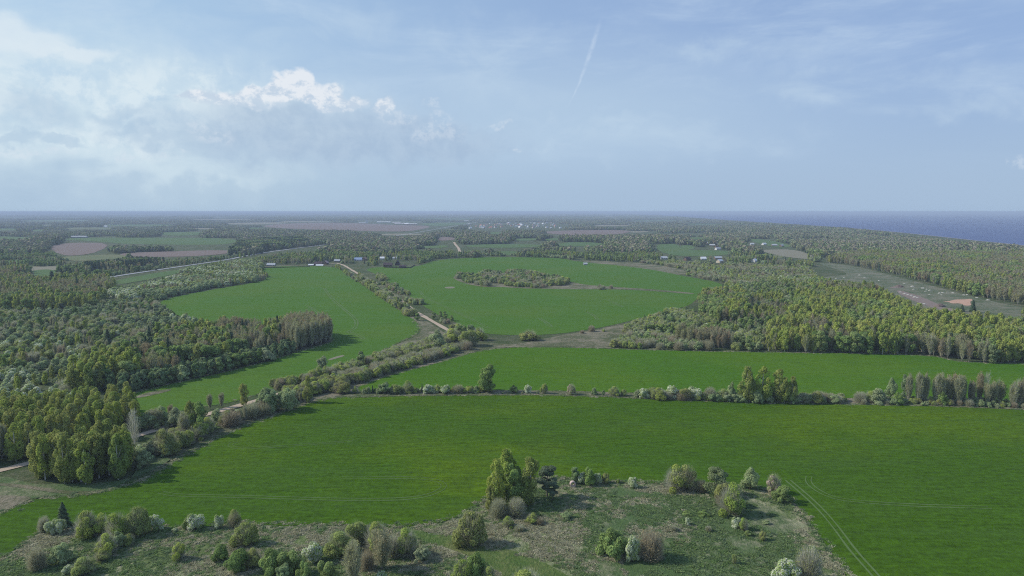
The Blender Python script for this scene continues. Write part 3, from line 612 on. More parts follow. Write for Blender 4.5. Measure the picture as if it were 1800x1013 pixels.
BUILD = dict(
    birch_tree=b_birch, broadleaf_tree=b_leafy, alder_tree=lambda r, l: b_leafy(r, l, 'alder_leaf', .8, .12), bare_tree=b_bare,
    budding_tree=lambda r, l: b_bare(r, l, 1.25, .62), spruce_tree=b_spruce, pine_tree=b_pine, dead_birch=b_deadbirch,
    willow_shrub=lambda r, l: b_dome(r, l, 'willow_leaf'), grey_willow_shrub=lambda r, l: b_dome(r, l, 'greywillow_leaf', False),
    green_shrub=lambda r, l: b_dome(r, l, 'leafy', False), blossoming_shrub=lambda r, l: b_dome(r, l, 'blossom_leaf', False, 'blossom', .85, .55),
    pink_shrub=lambda r, l: b_dome(r, l, 'blossom_leaf', True, 'pink_blossom', .9, .6), bare_shrub=lambda r, l: b_baredome(r, l))
def b_baredome(rng, lod):
    k, f = LN[lod]; n = int(k * .55); v, q, t = twigs(n, rng, 9.9, 4.9, .2, .07 * f, .5, True)
    m_ = int(k * .18); c = v.reshape(-1, 4, 3)[:, 2][rng.choice(n, m_)]; bv, bq = leaf_quads(c, unit(rng.normal(size=c.shape) + [0, 0, .3]), .5 * f, rng)
    V = np.vstack([v, bv]); Q = np.vstack([q, bq + len(v)]); mi = np.concatenate([np.zeros(n, int), np.ones(len(bq), int)])
    parts = [tube([(0, 0, -.2), (math.cos(a) * .9, math.sin(a) * .9, 2.6), (math.cos(a) * 2.6, math.sin(a) * 2.6, 6.8)], (.16, .11, .03), 4) for a in rng.uniform(0, 6.28, 6)]
    return (V, Q, np.concatenate([t, rng.uniform(0, 1, len(bq))]), mi, [M['twig'], M['bud']]), (*join(parts), M['bark'])
CAT = dict(birch_tree='birch', broadleaf_tree='tree', alder_tree='alder', bare_tree='bare tree', budding_tree='budding tree', spruce_tree='spruce', pine_tree='pine', dead_birch='dead tree',
           willow_shrub='willow', grey_willow_shrub='willow', green_shrub='shrub', blossoming_shrub='flowering shrub', pink_shrub='flowering shrub', bare_shrub='shrub')
WID = dict(birch_tree=4.6, broadleaf_tree=6.2, alder_tree=5.2, bare_tree=4.2, budding_tree=5.2, spruce_tree=3.9, pine_tree=5.6, dead_birch=2.4, willow_shrub=9.4, grey_willow_shrub=9.4, green_shrub=9.4,
           blossoming_shrub=8.6, pink_shrub=10, bare_shrub=10)     # crown width of the 10 m unit tree
PROTO = {}
def proto(kind, var, lod):
    key = (kind, var, lod)
    if key not in PROTO:
        rng = np.random.default_rng(hash((list(BUILD).index(kind), var, lod)) & 0xffff)
        (V, Q, t, mi, mats), (tv, tq, tm) = BUILD[kind](rng, lod)
        crown = qmesh(kind + '_crown', V, Q, None, t, mi, mats); trunk = qmesh(kind + '_trunk', tv, tq, tm)
        mi2 = np.concatenate([mi if mi is not None else np.zeros(len(Q), int), np.full(len(tq), len(mats))])
        whole = qmesh(kind, np.vstack([V, tv]), np.vstack([Q, tq + len(V)]), None, np.concatenate([t, np.full(len(tq), .5)]), mi2, mats + [tm])
        PROTO[key] = (crown, trunk, whole)
    return PROTO[key]
NV = 4
PLANTS = []   # dicts: kind x y h w(rel) label group
def plant(kind, x, y, h, wr, label, group=None): PLANTS.append(dict(kind=kind, x=float(x), y=float(y), h=float(h), wr=float(wr), label=label, group=group, hand=group is None))
def at(px, py, kind, w, h, label):
    """a single plant: photo x, photo y of its base, width and height in photo pixels"""
    x, y = G(px, py); x, y = float(x), float(y)
    hh = 8.0
    for _ in range(6):
        _, ty, _ = P(x, y, hh); hh *= h / max(1e-3, float(py - ty))
    _, _, dep = P(x, y, 0); wm = w * float(dep) / F
    plant(kind, x, y, hh, wm / (WID[kind] * hh / 10), label)

# --- the plants one can tell apart, nearest first
K = dict(w='willow_shrub', g='green_shrub', gw='grey_willow_shrub', b='blossoming_shrub', r='bare_shrub', p='pink_shrub', B='birch_tree', L='broadleaf_tree', A='alder_tree', S='spruce_tree', N='pine_tree', T='bare_tree', D='dead_birch', U='budding_tree')
for px_, py_, k, w_, h_, lb in [
    (112, 926, 'S', 28, 44, 'dark spruce standing above the white shrubs at the lower left field edge'),
    (90, 939, 'b', 22, 28, 'small white blossoming shrub left of the lone lower left spruce foot'),
    (107, 937, 'b', 24, 32, 'white blossoming shrub growing right in front of the lone lower left spruce'),
    (78, 934, 'r', 24, 28, 'thin bare shrub at the far left end of the lower field edge row'),
    (152, 943, 'w', 42, 48, 'round olive shrub next to the lone spruce, first right of it'),
    (180, 940, 'w', 32, 40, 'brownish olive shrub squeezed behind between two round shrubs near the spruce'),
    (207, 946, 'w', 46, 48, 'large pale round shrub in the middle of the row right of the spruce'),
    (242, 941, 'w', 42, 54, 'tallest round shrub of the row right of the lone spruce'),
    (272, 932, 'b', 30, 34, 'white flowered shrub closing the right end of the round shrub row'),
    (308, 935, 'b', 10, 9, 'tiny pale shrub alone in the grass between two shrub rows'),
    (330, 930, 'g', 20, 30, 'fresh green shrub touching the left side of a white blossoming shrub'),
    (346, 930, 'b', 30, 31, 'round white blossoming shrub beside a green one at the field corner'),
    (386, 928, 'b', 17, 27, 'narrow white blossoming shrub beside a small olive shrub at the field edge'),
    (412, 926, 'w', 28, 30, 'small round olive shrub at the field edge right of a narrow white one'),
    (431, 956, 'w', 46, 40, 'dark olive shrub standing in grass below the small field edge shrubs'),
    (188, 973, 'w', 38, 38, 'olive shrub below the row of round shrubs, on straw coloured grass'),
    (208, 960, 'gw', 26, 28, 'small grey green shrub just under the row of round shrubs'),
    (226, 957, 'w', 24, 20, 'low round shrub under the tallest shrub of the row'),
    (66, 1000, 'r', 36, 40, 'leafless greyish brown shrub on dry grass at the lower left'),
    (110, 986, 'gw', 44, 34, 'wide dull green shrub on dry grass right of the leafless one'),
    (148, 1008, 'w', 46, 30, 'low spreading olive shrub near the bottom left border'),
    (178, 985, 'w', 34, 18, 'low flat olive shrub on dry grass above the spreading one'),
    (120, 1008, 'b', 20, 18, 'small pale flowering shrub at the bottom left beside low olive growth'),
    (315, 983, 'w', 26, 30, 'lone upright olive shrub on the dry grass of the lower left'),
    (386, 986, 'g', 30, 32, 'small bright green shrub left of the big green shrub group'),
    (418, 1001, 'g', 48, 46, 'bright green bushy shrub at the left end of the bottom shrub group'),
    (446, 995, 'w', 30, 34, 'olive shrub tucked between two bright green bottom shrubs'),
    (478, 1012, 'g', 44, 54, 'tall leafy green shrub in the left part of the bottom shrub group'),
    (512, 1010, 'g', 44, 52, 'yellowish green shrub in the middle of the bottom shrub group'),
    (498, 1022, 'gw', 30, 34, 'dull shrub in front of the two tall green bottom shrubs'),
    (550, 988, 'b', 38, 40, 'green shrub speckled with white blossom in the bottom shrub group'),
    (535, 1028, 'g', 30, 44, 'pointed fresh green shrub at the bottom border'),
    (577, 1026, 'g', 38, 48, 'light green pointed shrub left of the grey leafless tree at the bottom'),
    (596, 972, 'w', 56, 40, 'broad olive shrub on the slope of the long bottom thicket'),
    (628, 955, 'w', 46, 40, 'yellow topped olive shrub high in the bottom thicket'),
    (662, 962, 'w', 50, 46, 'olive umbrella shaped shrub over the leafless dark trunk'),
    (692, 978, 'r', 38, 40, 'brownish leafless shrub right of the dark bottom trunk'),
    (716, 976, 'w', 44, 48, 'round yellow green shrub closing the bottom thicket on the right'),
    (740, 985, 'gw', 34, 26, 'low dull shrub trailing right of the bottom thicket'),
    (622, 1028, 'T', 50, 84, 'pale grey leafless tree at the bottom border among green shrubs'),
    (671, 1000, 'T', 56, 72, 'leafless tree with a dark leaning trunk at the bottom centre left'),
    (667, 1034, 'b', 34, 36, 'white blossoming shrub cut by the bottom border under the dark trunk'),
    (645, 1000, 'r', 30, 34, 'small bare shrub between the pale leafless tree and the dark trunk'),
    (826, 957, 'w', 58, 62, 'large round dark olive shrub alone beside the curved field corner'),
    (838, 1022, 'g', 46, 62, 'shrub with a bright green top near the bottom below the big round shrub'),
    (812, 1030, 'w', 40, 50, 'dark shrub on the left side of the bright green topped one'),
    (860, 1028, 'w', 30, 34, 'small dark shrub on the right side of the bright green topped one'),
    (925, 1040, 'w', 70, 40, 'pale yellowish shrub whose top just rises over the bottom border'),
    (872, 893, 'B', 36, 84, 'leftmost tall birch of the grove standing between two field corners'),
    (890, 880, 'B', 50, 88, 'tallest birch in the middle of the grove between two field corners'),
    (905, 886, 'L', 40, 78, 'dark green tree in the shade inside the grove between field corners'),
    (932, 886, 'B', 42, 80, 'yellow green birch right of the gap in the field corner grove'),
    (925, 890, 'B', 26, 52, 'smaller birch at the front right of the field corner grove'),
    (862, 898, 'B', 24, 44, 'low pale birch at the front left of the field corner grove'),
    (962, 874, 'N', 40, 60, 'dark round pine at the right end of the field corner grove'),
    (972, 880, 'N', 26, 38, 'small dark pine in front of the round pine'),
    (876, 908, 'r', 36, 34, 'grey brown bare shrub at the foot of the leftmost grove birch'),
    (908, 907, 'r', 38, 34, 'bare tangled shrub in front of the middle of the field corner grove'),
    (935, 919, 'w', 24, 18, 'low olive shrub in dry grass right below the grove'),
    (948, 921, 'r', 20, 12, 'low bare shrub beside the low olive shrub under the grove'),
    (893, 926, 'w', 24, 18, 'low olive shrub in dry grass left below the grove'),
    (998, 911, 'gw', 26, 12, 'low flat shrub on the pale grass right of the grove shadow'),
    (913, 933, 'r', 22, 10, 'flat bare tangle on the dry grass below the grove'),
    (1011, 850, 'A', 18, 32, 'dark slim tree above the pinkish concrete ring'),
    (1034, 852, 'g', 30, 32, 'green shrub in the middle of the small group by the concrete ring'),
    (1022, 850, 'b', 18, 26, 'whitish blossoming shrub behind the concrete ring group'),
    (1050, 850, 'b', 18, 22, 'pale flowering shrub right of the small green group'),
    (1064, 849, 'w', 16, 18, 'bright yellow green little shrub at the far field edge'),
    (1087, 849, 'w', 10, 8, 'tiny green shrub alone between two flowering ones at the field edge'),
    (1112, 857, 'b', 20, 22, 'lone pale flowering shrub at the field edge centre'),
    (1186, 861, 'w', 44, 44, 'left half of the wide double shrub at the upper rough edge, brownish'),
    (1206, 861, 'w', 42, 46, 'right half of the wide double shrub at the upper rough edge, greener'),
    (1232, 864, 'r', 26, 22, 'bare brown shrub between the double shrub and the yellow trees'),
    (1260, 871, 'L', 44, 50, 'yellow green round tree uppermost of the three touching ones'),
    (1272, 890, 'w', 34, 44, 'middle shrub of the three touching yellow green ones'),
    (1284, 904, 'w', 50, 56, 'lowest and widest of the three touching yellow green shrubs'),
    (1318, 861, 'gw', 32, 42, 'grey green egg shaped shrub alone at the upper rough edge'),
    (1360, 867, 'p', 34, 38, 'pinkish white blossoming round shrub near the rough corner'),
    (1376, 882, 'g', 34, 34, 'dark green shrub touching the pinkish blossoming one'),
    (1075, 978, 'g', 56, 58, 'big bright green shrub left in the trio on the rough grass'),
    (1111, 985, 'b', 30, 54, 'narrow white blossoming shrub in the middle of the trio'),
    (1144, 982, 'r', 50, 54, 'reddish brown leafless shrub right in the trio on the rough grass'),
    (1381, 1024, 'b', 44, 52, 'large white blossoming shrub at the bottom right of the rough grass'),
    (1421, 1022, 'r', 54, 64, 'brown leafless shrub at the bottom right beside the white one'),
    (1429, 969, 'b', 12, 12, 'small white tufted shrub above the brown leafless one'),
    (1207, 905, 'g', 18, 8, 'left one of two low dark green cushions on the rough grass'),
    (1236, 907, 'g', 20, 10, 'right one of two low dark green cushions on the rough grass'),
    (1208, 923, 'b', 10, 16, 'tiny white shrub below the low green cushions'),
    (1184, 933, 'r', 16, 10, 'small bare twiggy shrub left below the tiny white one'),
    (1245, 934, 'r', 14, 10, 'small bare twiggy shrub on a pale patch of rough grass'),
    (1294, 928, 'b', 18, 22, 'small white shrub under the three touching yellow green shrubs'),
    (1307, 932, 'w', 20, 22, 'small olive shrub right beside a small white one'),
    (1316, 942, 'g', 14, 12, 'tiny green shrub below right of the small white and olive pair'),
    (1340, 949, 'w', 14, 16, 'small thin olive shrub alone on the right rough grass'),
    (1348, 922, 'gw', 14, 8, 'very low grey shrub on the right rough grass'),
    (1291, 991, 'w', 11, 18, 'slim light green shrub alone on the lower rough grass'),
    (237, 795, 'D', 22, 80, 'dead birch with a bare white leaning trunk beside the gravel road'),
    (291, 798, 'w', 48, 48, 'large round grey green shrub casting a shadow on the field'),
    (248, 802, 'b', 24, 26, 'white flowered shrub at the foot of the dead white birch'),
    (262, 799, 'g', 26, 26, 'small green shrub between the white one and the large round one'),
    (350, 765, 'L', 34, 64, 'dark green tree standing tallest in the roadside row by the big field'),
    (336, 762, 'B', 26, 56, 'yellow green birch left of the tallest dark roadside tree'),
    (325, 770, 'T', 30, 48, 'grey leafless tree in the roadside row beside the yellow green birch'),
    (308, 752, 'gw', 34, 38, 'grey green round tree above the gravel road by the left field'),
    (275, 752, 'T', 34, 36, 'pale leafless thicket tree by the gravel road left of the round tree'),
    (382, 742, 'gw', 24, 26, 'small pale round tree at the left field border'),
    (428, 715, 'B', 20, 40, 'slim birch above the road at the left field border'),
    (405, 748, 'r', 44, 28, 'wide brown leafless shrub on the roadside bank'),
    (470, 725, 'gw', 44, 46, 'pale grey green tree group member at the left of the hedge bend'),
    (505, 722, 'gw', 46, 46, 'pale grey green round tree at the right of the hedge bend'),
    (542, 708, 'B', 20, 46, 'slim birch right of the pale round trees at the hedge bend'),
    (482, 680, 'w', 18, 16, 'small yellow green shrub on the near border of the left field'),
    (566, 650, 'gw', 22, 26, 'light green round tree rising from the hedge by the left field'),
    (635, 646, 'A', 20, 30, 'light green upright tree rising from the upper hedge'),
    (600, 690, 'w', 36, 22, 'low brown olive shrub at the hedge end beside the field junction'),
    (770, 612, 'gw', 34, 34, 'pale green round tree in the hedge just before the road bend'),
    (795, 602, 'w', 40, 26, 'dark green low shrub at the road bend on its left side'),
    (825, 608, 'w', 38, 30, 'dense round shrub inside the road bend on its right side'),
    (828, 592, 'gw', 22, 26, 'pale shrub behind the road bend at the field tip'),
    (842, 598, 'w', 28, 26, 'round olive shrub right of the road bend'),
    (930, 598, 'w', 34, 20, 'wide dark shrub alone on the straw strip'),
    (1040, 583, 'r', 14, 12, 'small bare shrub alone at the straw strip border'),
    (1061, 583, 'w', 7, 6, 'tiny shrub right of the small bare one on the straw strip'),
    (1023, 586, 'r', 10, 6, 'low flat shrub left of the small bare one on the straw strip'),
    # the hedge row between the two wide fields, left to right
    (625, 691, 'w', 12, 12, 'tiny round shrub at the left tip of the middle hedge row'),
    (647, 692, 'gw', 10, 15, 'thin pale shrub near the left tip of the middle hedge row'),
    (655, 691, 'S', 5, 14, 'narrow dark juniper like conifer near the left tip of the hedge row'),
    (675, 692, 'gw', 24, 22, 'grey green shrub in the left part of the middle hedge row'),
    (697, 692, 'w', 24, 17, 'low olive shrub in the left part of the middle hedge row'),
    (717, 691, 'w', 24, 22, 'round shrub before the second narrow conifer in the hedge row'),
    (742, 690, 'S', 5, 16, 'second narrow dark conifer standing within the left hedge row'),
    (752, 691, 'b', 22, 19, 'pale shrub right after the second narrow conifer'),
    (768, 690, 'w', 16, 15, 'small shrub in the hedge row left of a pale one'),
    (783, 692, 'b', 22, 20, 'pale green flowering shrub in the hedge row left of the big lone tree'),
    (806, 691, 'r', 22, 16, 'brownish shrub in the hedge row two places left of the big lone tree'),
    (824, 691, 'w', 18, 12, 'low shrub in the hedge row next left of the big lone tree'),
    (838, 691, 'gw', 14, 14, 'small shrub leaning on the left side of the big lone tree'),
    (857, 689, 'L', 36, 50, 'big rounded lone tree rising from the middle hedge row'),
    (903, 691, 'g', 16, 17, 'dark green shrub first to the right of the big lone hedge tree'),
    (928, 691, 'b', 16, 17, 'whitish shrub second to the right of the big lone hedge tree'),
    (957, 692, 'w', 14, 19, 'upright olive shrub between a whitish and a pinkish one'),
    (1005, 694, 'p', 20, 21, 'pinkish grey blossoming round shrub alone in the hedge row'),
    (1045, 694, 'gw', 13, 14, 'small round shrub right of the pinkish blossoming one'),
    (1061, 695, 'gw', 8, 10, 'very small pale shrub between two small hedge shrubs'),
    (1080, 696, 'w', 20, 18, 'dark olive shrub in the hedge row near its centre'),
    (1096, 696, 'w', 12, 12, 'small shrub right beside the dark olive hedge shrub'),
    (1131, 700, 'b', 20, 22, 'round cream flowered shrub at the start of the dense hedge'),
    (1158, 702, 'w', 30, 22, 'round dark green shrub second in the dense hedge'),
    (1180, 700, 'b', 26, 26, 'cream flowered shrub third in the dense hedge'),
    (1204, 703, 'w', 26, 22, 'olive shrub in the dense hedge between two cream ones'),
    (1222, 702, 'b', 26, 25, 'cream flowered shrub in the dense hedge middle'),
    (1248, 703, 'r', 26, 24, 'brown twiggy shrub in the dense hedge'),
    (1270, 704, 'w', 26, 22, 'olive shrub in the dense hedge left of the tall trees'),
    (1286, 704, 'gw', 18, 34, 'grey green young tree left of the tall pale green trees'),
    (1312, 706, 'B', 34, 60, 'left tall pale green tree of the clump in the hedge'),
    (1340, 706, 'B', 36, 60, 'middle tall pale green tree of the clump in the hedge'),
    (1368, 707, 'B', 36, 56, 'right tall pale green tree of the clump in the hedge'),
    (1392, 707, 'B', 22, 44, 'lower tree on the right flank of the tall hedge clump'),
    (1330, 708, 'gw', 26, 26, 'shrub at the foot of the tall hedge clump'),
    (1388, 709, 'gw', 24, 26, 'shrub at the right foot of the tall hedge clump'),
    (1412, 708, 'r', 24, 18, 'bare shrub right after the tall hedge clump'),
    (1436, 708, 'w', 30, 22, 'olive shrub in the right hedge between bare shrub and gap'),
    (1464, 708, 'gw', 26, 18, 'grey green low shrub before the hedge gap'),
    (1479, 706, 'w', 14, 16, 'dark small shrub at the edge of the hedge gap'),
    (1512, 707, 'r', 26, 20, 'brown low shrub just right of the hedge gap'),
    (1530, 706, 'w', 26, 20, 'olive low shrub right of the brown one past the hedge gap'),
    (1546, 709, 'gw', 36, 28, 'wide pale green round shrub in the right hedge'),
    (1565, 700, 'gw', 22, 38, 'grey green round headed tree in the right hedge'),
    (1577, 710, 'g', 22, 24, 'bright green shrub under the narrow dark tree'),
    (1588, 705, 'A', 14, 50, 'narrow dark tree left of the pale leafless trees'),
    (1656, 712, 'g', 20, 28, 'lone fresh green shrub in front of the leafless trees'),
    (1732, 709, 'D', 16, 58, 'thin white stemmed birch among the sparse right hedge trees'),
    (1721, 708, 'U', 18, 56, 'reddish budding tree left of the thin white stemmed birch'),
    (1752, 710, 'D', 10, 48, 'second thin white stem right of the first in the right hedge'),
    (1787, 712, 'D', 12, 50, 'thin white stem nearest the right border'),
    (1796, 711, 'U', 16, 48, 'reddish budding tree at the right border of the hedge'),
    (1703, 709, 'T', 10, 44, 'single thin leafless tree in the right hedge'),
    # others that stand out farther off
    (190, 608, 'S', 18, 30, 'lone broad dark spruce in the grey green scrub at the left'),
    (92, 500, 'S', 17, 24, 'broad dark spruce below the small green field at the left'),
    (108, 487, 'S', 9, 16, 'left spruce of the dark row at the far left'), (117, 487, 'S', 10, 19, 'tallest spruce of the dark row at the far left'), (124, 485, 'S', 9, 15, 'right spruce of the dark row at the far left'),
    (135, 479, 'S', 9, 13, 'spruce standing behind the right end of the far left dark row'),
    (136, 512, 'S', 9, 26, 'slender dark spruce among brown trees below the dark row'),
    (179, 516, 'S', 8, 16, 'small slender spruce in the pale flowering scrub by the highway'),
    (79, 520, 'S', 12, 18, 'dark pointed spruce left in the brownish left wood'), (99, 522, 'S', 12, 16, 'dark pointed spruce right in the brownish left wood'),
    (108, 545, 'N', 13, 12, 'dark rounded conifer above the grey scrub'),
    (1361, 545, 'S', 8, 16, 'dark spruce poking from the right scrub'),
    (1691, 548, 'S', 10, 13, 'small dark spruce left by the reddish soil patch'), (1710, 549, 'S', 13, 22, 'tall dark spruce right by the reddish soil patch'),
    (205, 460, 'A', 7, 6, 'small bush alone by the pale spot in the far left field')]:
    at(px_, py_, K[k], w_, h_, lb)
ROADS = [(roadw, 4.5), (hwyw, 7.5)]
def far_from_roads(x, y):
    ok = np.ones(len(x), bool)
    for w, r in ROADS:
        for i in range(0, len(w), 400):
            seg = w[max(0, i - 1):i + 401]; bb = (seg.min(0) - 12, seg.max(0) + 12)
            m = np.where((x > bb[0][0]) & (x < bb[1][0]) & (y > bb[0][1]) & (y < bb[1][1]) & ok)[0]
            for j in range(0, len(m), 2000):
                k = m[j:j + 2000]; d = ((x[k][:, None] - seg[None, :, 0]) ** 2 + (y[k][:, None] - seg[None, :, 1]) ** 2).min(1); ok[k[d < r * r]] = False
    return ok
FIELDS = [chaikin(p, 1).tolist() for p in (F1, F2, F3, F4)] + [p for _, p, _ in FARF] + [VIS, RE_]
YARDS = [[(688, 458), (735, 459), (735, 470), (672, 472), (675, 462)], [(560, 461), (590, 460), (590, 469), (540, 470)]]
TOPC = [[(188, 484), (312, 466), (312, 471), (190, 489)], [(395, 454), (500, 436.5), (577, 427.5), (577, 431), (500, 441), (395, 459)], [(735, 407), (800, 395.5), (800, 398), (735, 410.5)], [(590, 459), (600, 461), (634, 482), (628, 484), (604, 470)], [(700, 524), (712, 530), (706, 532)], [(724, 540), (736, 544), (775, 566), (805, 580), (819, 597), (806, 606), (796, 592), (760, 573)],
        [(625, 386.5), (745, 388), (745, 397), (625, 395)], [(818, 391), (885, 391), (885, 401), (818, 401)], [(890, 390), (985, 390), (985, 402), (890, 402)], [(795, 424), (804, 424), (812, 443), (800, 443)], YARDS[0]]
def allowed(x, y, h=9.0, guard=True):
    px, py, _ = P(x, y, 0); ok = np.ones(len(x), bool)
    for f in (FIELDS if guard else []) + [SEA] + YARDS: ok &= ~inside(px, py, f)
    tx, ty, _ = P(x, y, h)
    for f in [q for _, q, _ in FARF] + [VIS, SEA] + TOPC: ok &= ~inside(tx, ty, f)
    tx, ty, _ = P(x, y, h * .5)
    for f in TOPC: ok &= ~inside(tx, ty, f)
    ok &= far_from_roads(x, y)
    for hx, hy in BUILT: ok &= (x - hx) ** 2 + (y - hy) ** 2 > 11 ** 2
    return ok
BUILT = []
DONE = []
KP = dict(birch_tree='yellow green birch', broadleaf_tree='green leafy tree', alder_tree='dull green alder', bare_tree='greyish leafless tree', budding_tree='brownish budding tree', spruce_tree='dark spruce', pine_tree='dark pine',
          willow_shrub='olive round willow', grey_willow_shrub='grey green willow scrub', green_shrub='fresh green shrub', blossoming_shrub='white blossoming shrub', bare_shrub='bare twiggy shrub', pink_shrub='pinkish shrub')
def region(poly, sp, mix, where, hr, clump=35, dens=1.0, over=False, seed=1, guard=True):
    poly = [tuple(p) for p in poly]
    gx_, gy_ = G([p[0] for p in poly], [p[1] for p in poly]); x0, x1, y0, y1 = gx_.min(), gx_.max(), gy_.min(), gy_.max()
    X, Y = np.meshgrid(np.arange(x0, x1, sp), np.arange(y0, y1, sp)); X = X.ravel(); Y = Y.ravel()
    X = X + RNG.uniform(-.45, .45, len(X)) * sp; Y = Y + RNG.uniform(-.45, .45, len(Y)) * sp
    px, py, _ = P(X, Y, 0); m = inside(px, py, poly) & (np.abs(px - 900) < 1250)
    X, Y = X[m], Y[m]; m = allowed(X, Y, hr[1] * .75, guard); X, Y = X[m], Y[m]; px, py, _ = P(X, Y, 0)
    m = np.ones(len(X), bool)
    for q in DONE: m &= ~inside(px, py, q)
    if dens < 1: m &= vnoise(X, Y, clump * 1.3, seed + 50) * .75 + RNG.uniform(0, .25, len(X)) < dens
    X, Y = X[m], Y[m]
    ks = list(mix); px, py, _ = P(X, Y, 0); sc = np.stack([np.log(mix[k]) * 1.0 + 4.4 * vnoise(X, Y, clump * (.6 if i % 2 else 1.0), seed + i * 7) + RNG.gumbel(size=len(X)) * .42 for i, k in enumerate(ks)], 1)
    pick = sc.argmax(1); pxs, pys = px[:], py[:]
    q1, q2, qm = (np.percentile(np.clip(px, 0, 1800), 33), np.percentile(np.clip(px, 0, 1800), 66), np.median(py)) if len(px) else (0, 0, 0)
    lo, hi = hr; hn = vnoise(X, Y, clump, seed + 90)
    for i in range(len(X)):
        k = ks[pick[i]]; h = lo + (hi - lo) * (hn[i] * .55 + RNG.uniform(0, .45))
        if 'shrub' in k: h = min(h, lo * .35 + 3.2 + RNG.uniform(0, 2.2)) if hi > 11 else h
        wr = RNG.uniform(.85, 1.2)
        if 'shrub' in k: wr *= 1.15
        cell = ('front' if py[i] > qm else 'rear') + (' left' if px[i] < q1 else ' right' if px[i] > q2 else ' middle'); ad = 'tall ' if h > lo + (hi - lo) * .66 and 'shrub' not in k else 'lower ' if h < lo + (hi - lo) * .3 and 'shrub' not in k else ''
        plant(k, X[i], Y[i], h, wr, f'{ad}{KP[k]}, {cell}, {where}', f'{KP[k]} group {where}')
    if not over: DONE.append(poly)
B_, L_, A_, T_, U_, S_, N_, W_, GW, GS, BS, RS = ('birch_tree', 'broadleaf_tree', 'alder_tree', 'bare_tree', 'budding_tree', 'spruce_tree', 'pine_tree', 'willow_shrub', 'grey_willow_shrub', 'green_shrub', 'blossoming_shrub', 'bare_shrub')
# ------------------------------------------------------------------ buildings, cars, poles
def boxv(cx, cy, cz, sx, sy, sz):
    V = [(cx + a * sx / 2, cy + b * sy / 2, cz + c * sz) for c in (0, 1) for b in (-1, 1) for a in (-1, 1)]
    return V, [[0, 2, 3, 1], [4, 5, 7, 6], [0, 1, 5, 4], [2, 6, 7, 3], [0, 4, 6, 2], [1, 3, 7, 5]]
def mb(parts):
    V, Q = [], []
    for v, q in parts: o = len(V); V += list(v); Q += [[i + o for i in f] for f in q]
    return V, Q
def house(name, px, py, L, W, H, wall, roof, label, cat='house', rz=0, rh=None, win=3, chimney=True, group=None, door=True):
    """gabled building: ridge along its local x"""
    x, y = G(px, py); x, y = float(x), float(y); BUILT.append((x, y)); BUILT.append((x, y - 14)); hp_ = L * .5 * F / math.hypot(x, y) + 2; TOPC.append([(px - hp_, py - H * 1.6 * F / math.hypot(x, y)), (px + hp_, py - H * 1.6 * F / math.hypot(x, y)), (px + hp_, py + .5), (px - hp_, py + .5)]) if group is None else None
    r = empty(name, (x, y, 0), rz); tag(r, label, cat, group); rh = rh or W * .42; hw, hl = W / 2, L / 2
    V = [(-hl, -hw, -.1), (hl, -hw, -.1), (hl, hw, -.1), (-hl, hw, -.1), (-hl, -hw, H), (hl, -hw, H), (hl, hw, H), (-hl, hw, H), (-hl, 0, H + rh), (hl, 0, H + rh)]
    link('wall', mesh('wall', V, [[0, 1, 5, 4], [2, 3, 7, 6], [1, 2, 6, 9, 5], [3, 0, 4, 8, 7]], M[wall]), r)
    o = .5; t = .22; s = rh / hw; e = H - o * s
    V = []
    for sx in (-1, 1):
        for (yy, zz) in ((-hw - o, e), (0, H + rh), (hw + o, e), (hw + o, e + t), (0, H + rh + t), (-hw - o, e + t)): V.append((sx * (hl + o), yy, zz + .02))
    link('roof', mesh('roof', V, [[0, 6, 7, 1], [1, 7, 8, 2], [2, 8, 9, 3], [3, 9, 10, 4], [4, 10, 11, 5], [5, 11, 6, 0], [0, 1, 4, 5], [1, 2, 3, 4], [6, 11, 10, 7], [7, 10, 9, 8]], M[roof]), r)
    for i in range(win):
        wx = -hl + L * (i + .5) / win; w_ = link('window', mesh('window', *boxv(wx, -hw - .04, H * .38, min(1.3, L / win * .5), .1, H * .38), M['glass']), r)
        if win <= 4: link('sill', mesh('sill', *boxv(wx, -hw - .06, H * .38 - .14, min(1.3, L / win * .5) + .24, .16, .12), M['wall_white']), w_)
    if door: link('door', mesh('door', *boxv(hl + .04, 0, 0, .1, 1.2, 2.1), M['door']), r)
    if chimney: link('chimney', mesh('chimney', *boxv(L * .15, hw * .2, H + rh * .5, .7, .7, rh * .5 + 1.0), M['wall_brick']), r)
    return r
R = math.radians
house('farmhouse', 560, 466.5, 15, 9, 3, 'wall_dark', 'roof_brown', 'dark farmhouse at the left end of the village by the field')
house('farmhouse', 573, 465, 9, 8, 3.5, 'wall_wood', 'wall_pink', 'pinkish gabled house beside the dark farmhouse at the field end', rz=R(80))
house('shed', 547, 467.5, 9, 4, 1.6, 'wall_dark', 'roof_white', 'small shed with a white roof left of another at the field end', 'shed', win=1, chimney=False)
house('shed', 562, 468.2, 13, 4, 1.6, 'wall_dark', 'roof_white', 'long low shed with a white roof in front of the dark farmhouse', 'shed', win=2, chimney=False)
house('house', 593, 461, 11, 7, 2.6, 'wall_wood', 'roof_grey', 'grey roofed house behind the start of the gravel road')
house('shed', 477, 468, 15, 7, 2.6, 'wall_grey', 'roof_grey', 'grey shed beside a dark bush at the upper left field corner', 'shed', win=3, chimney=False)
house('house', 630, 459, 15, 9, 3.2, 'wall_white', 'roof_blue', 'blue roofed house in the middle of the village')
house('house', 641, 458, 9, 8, 3.2, 'wall_wood', 'roof_orange', 'house with an orange gable right of the blue roofed one', rz=R(70))
house('house', 672, 456.5, 9, 7, 3, 'wall_white', 'roof_white', 'small white roofed house among trees in the village')
house('house', 694, 456, 8, 6, 2.5, 'wall_white', 'roof_grey', 'small pale house under a flowering tree behind the farmyard', chimney=False, win=2)
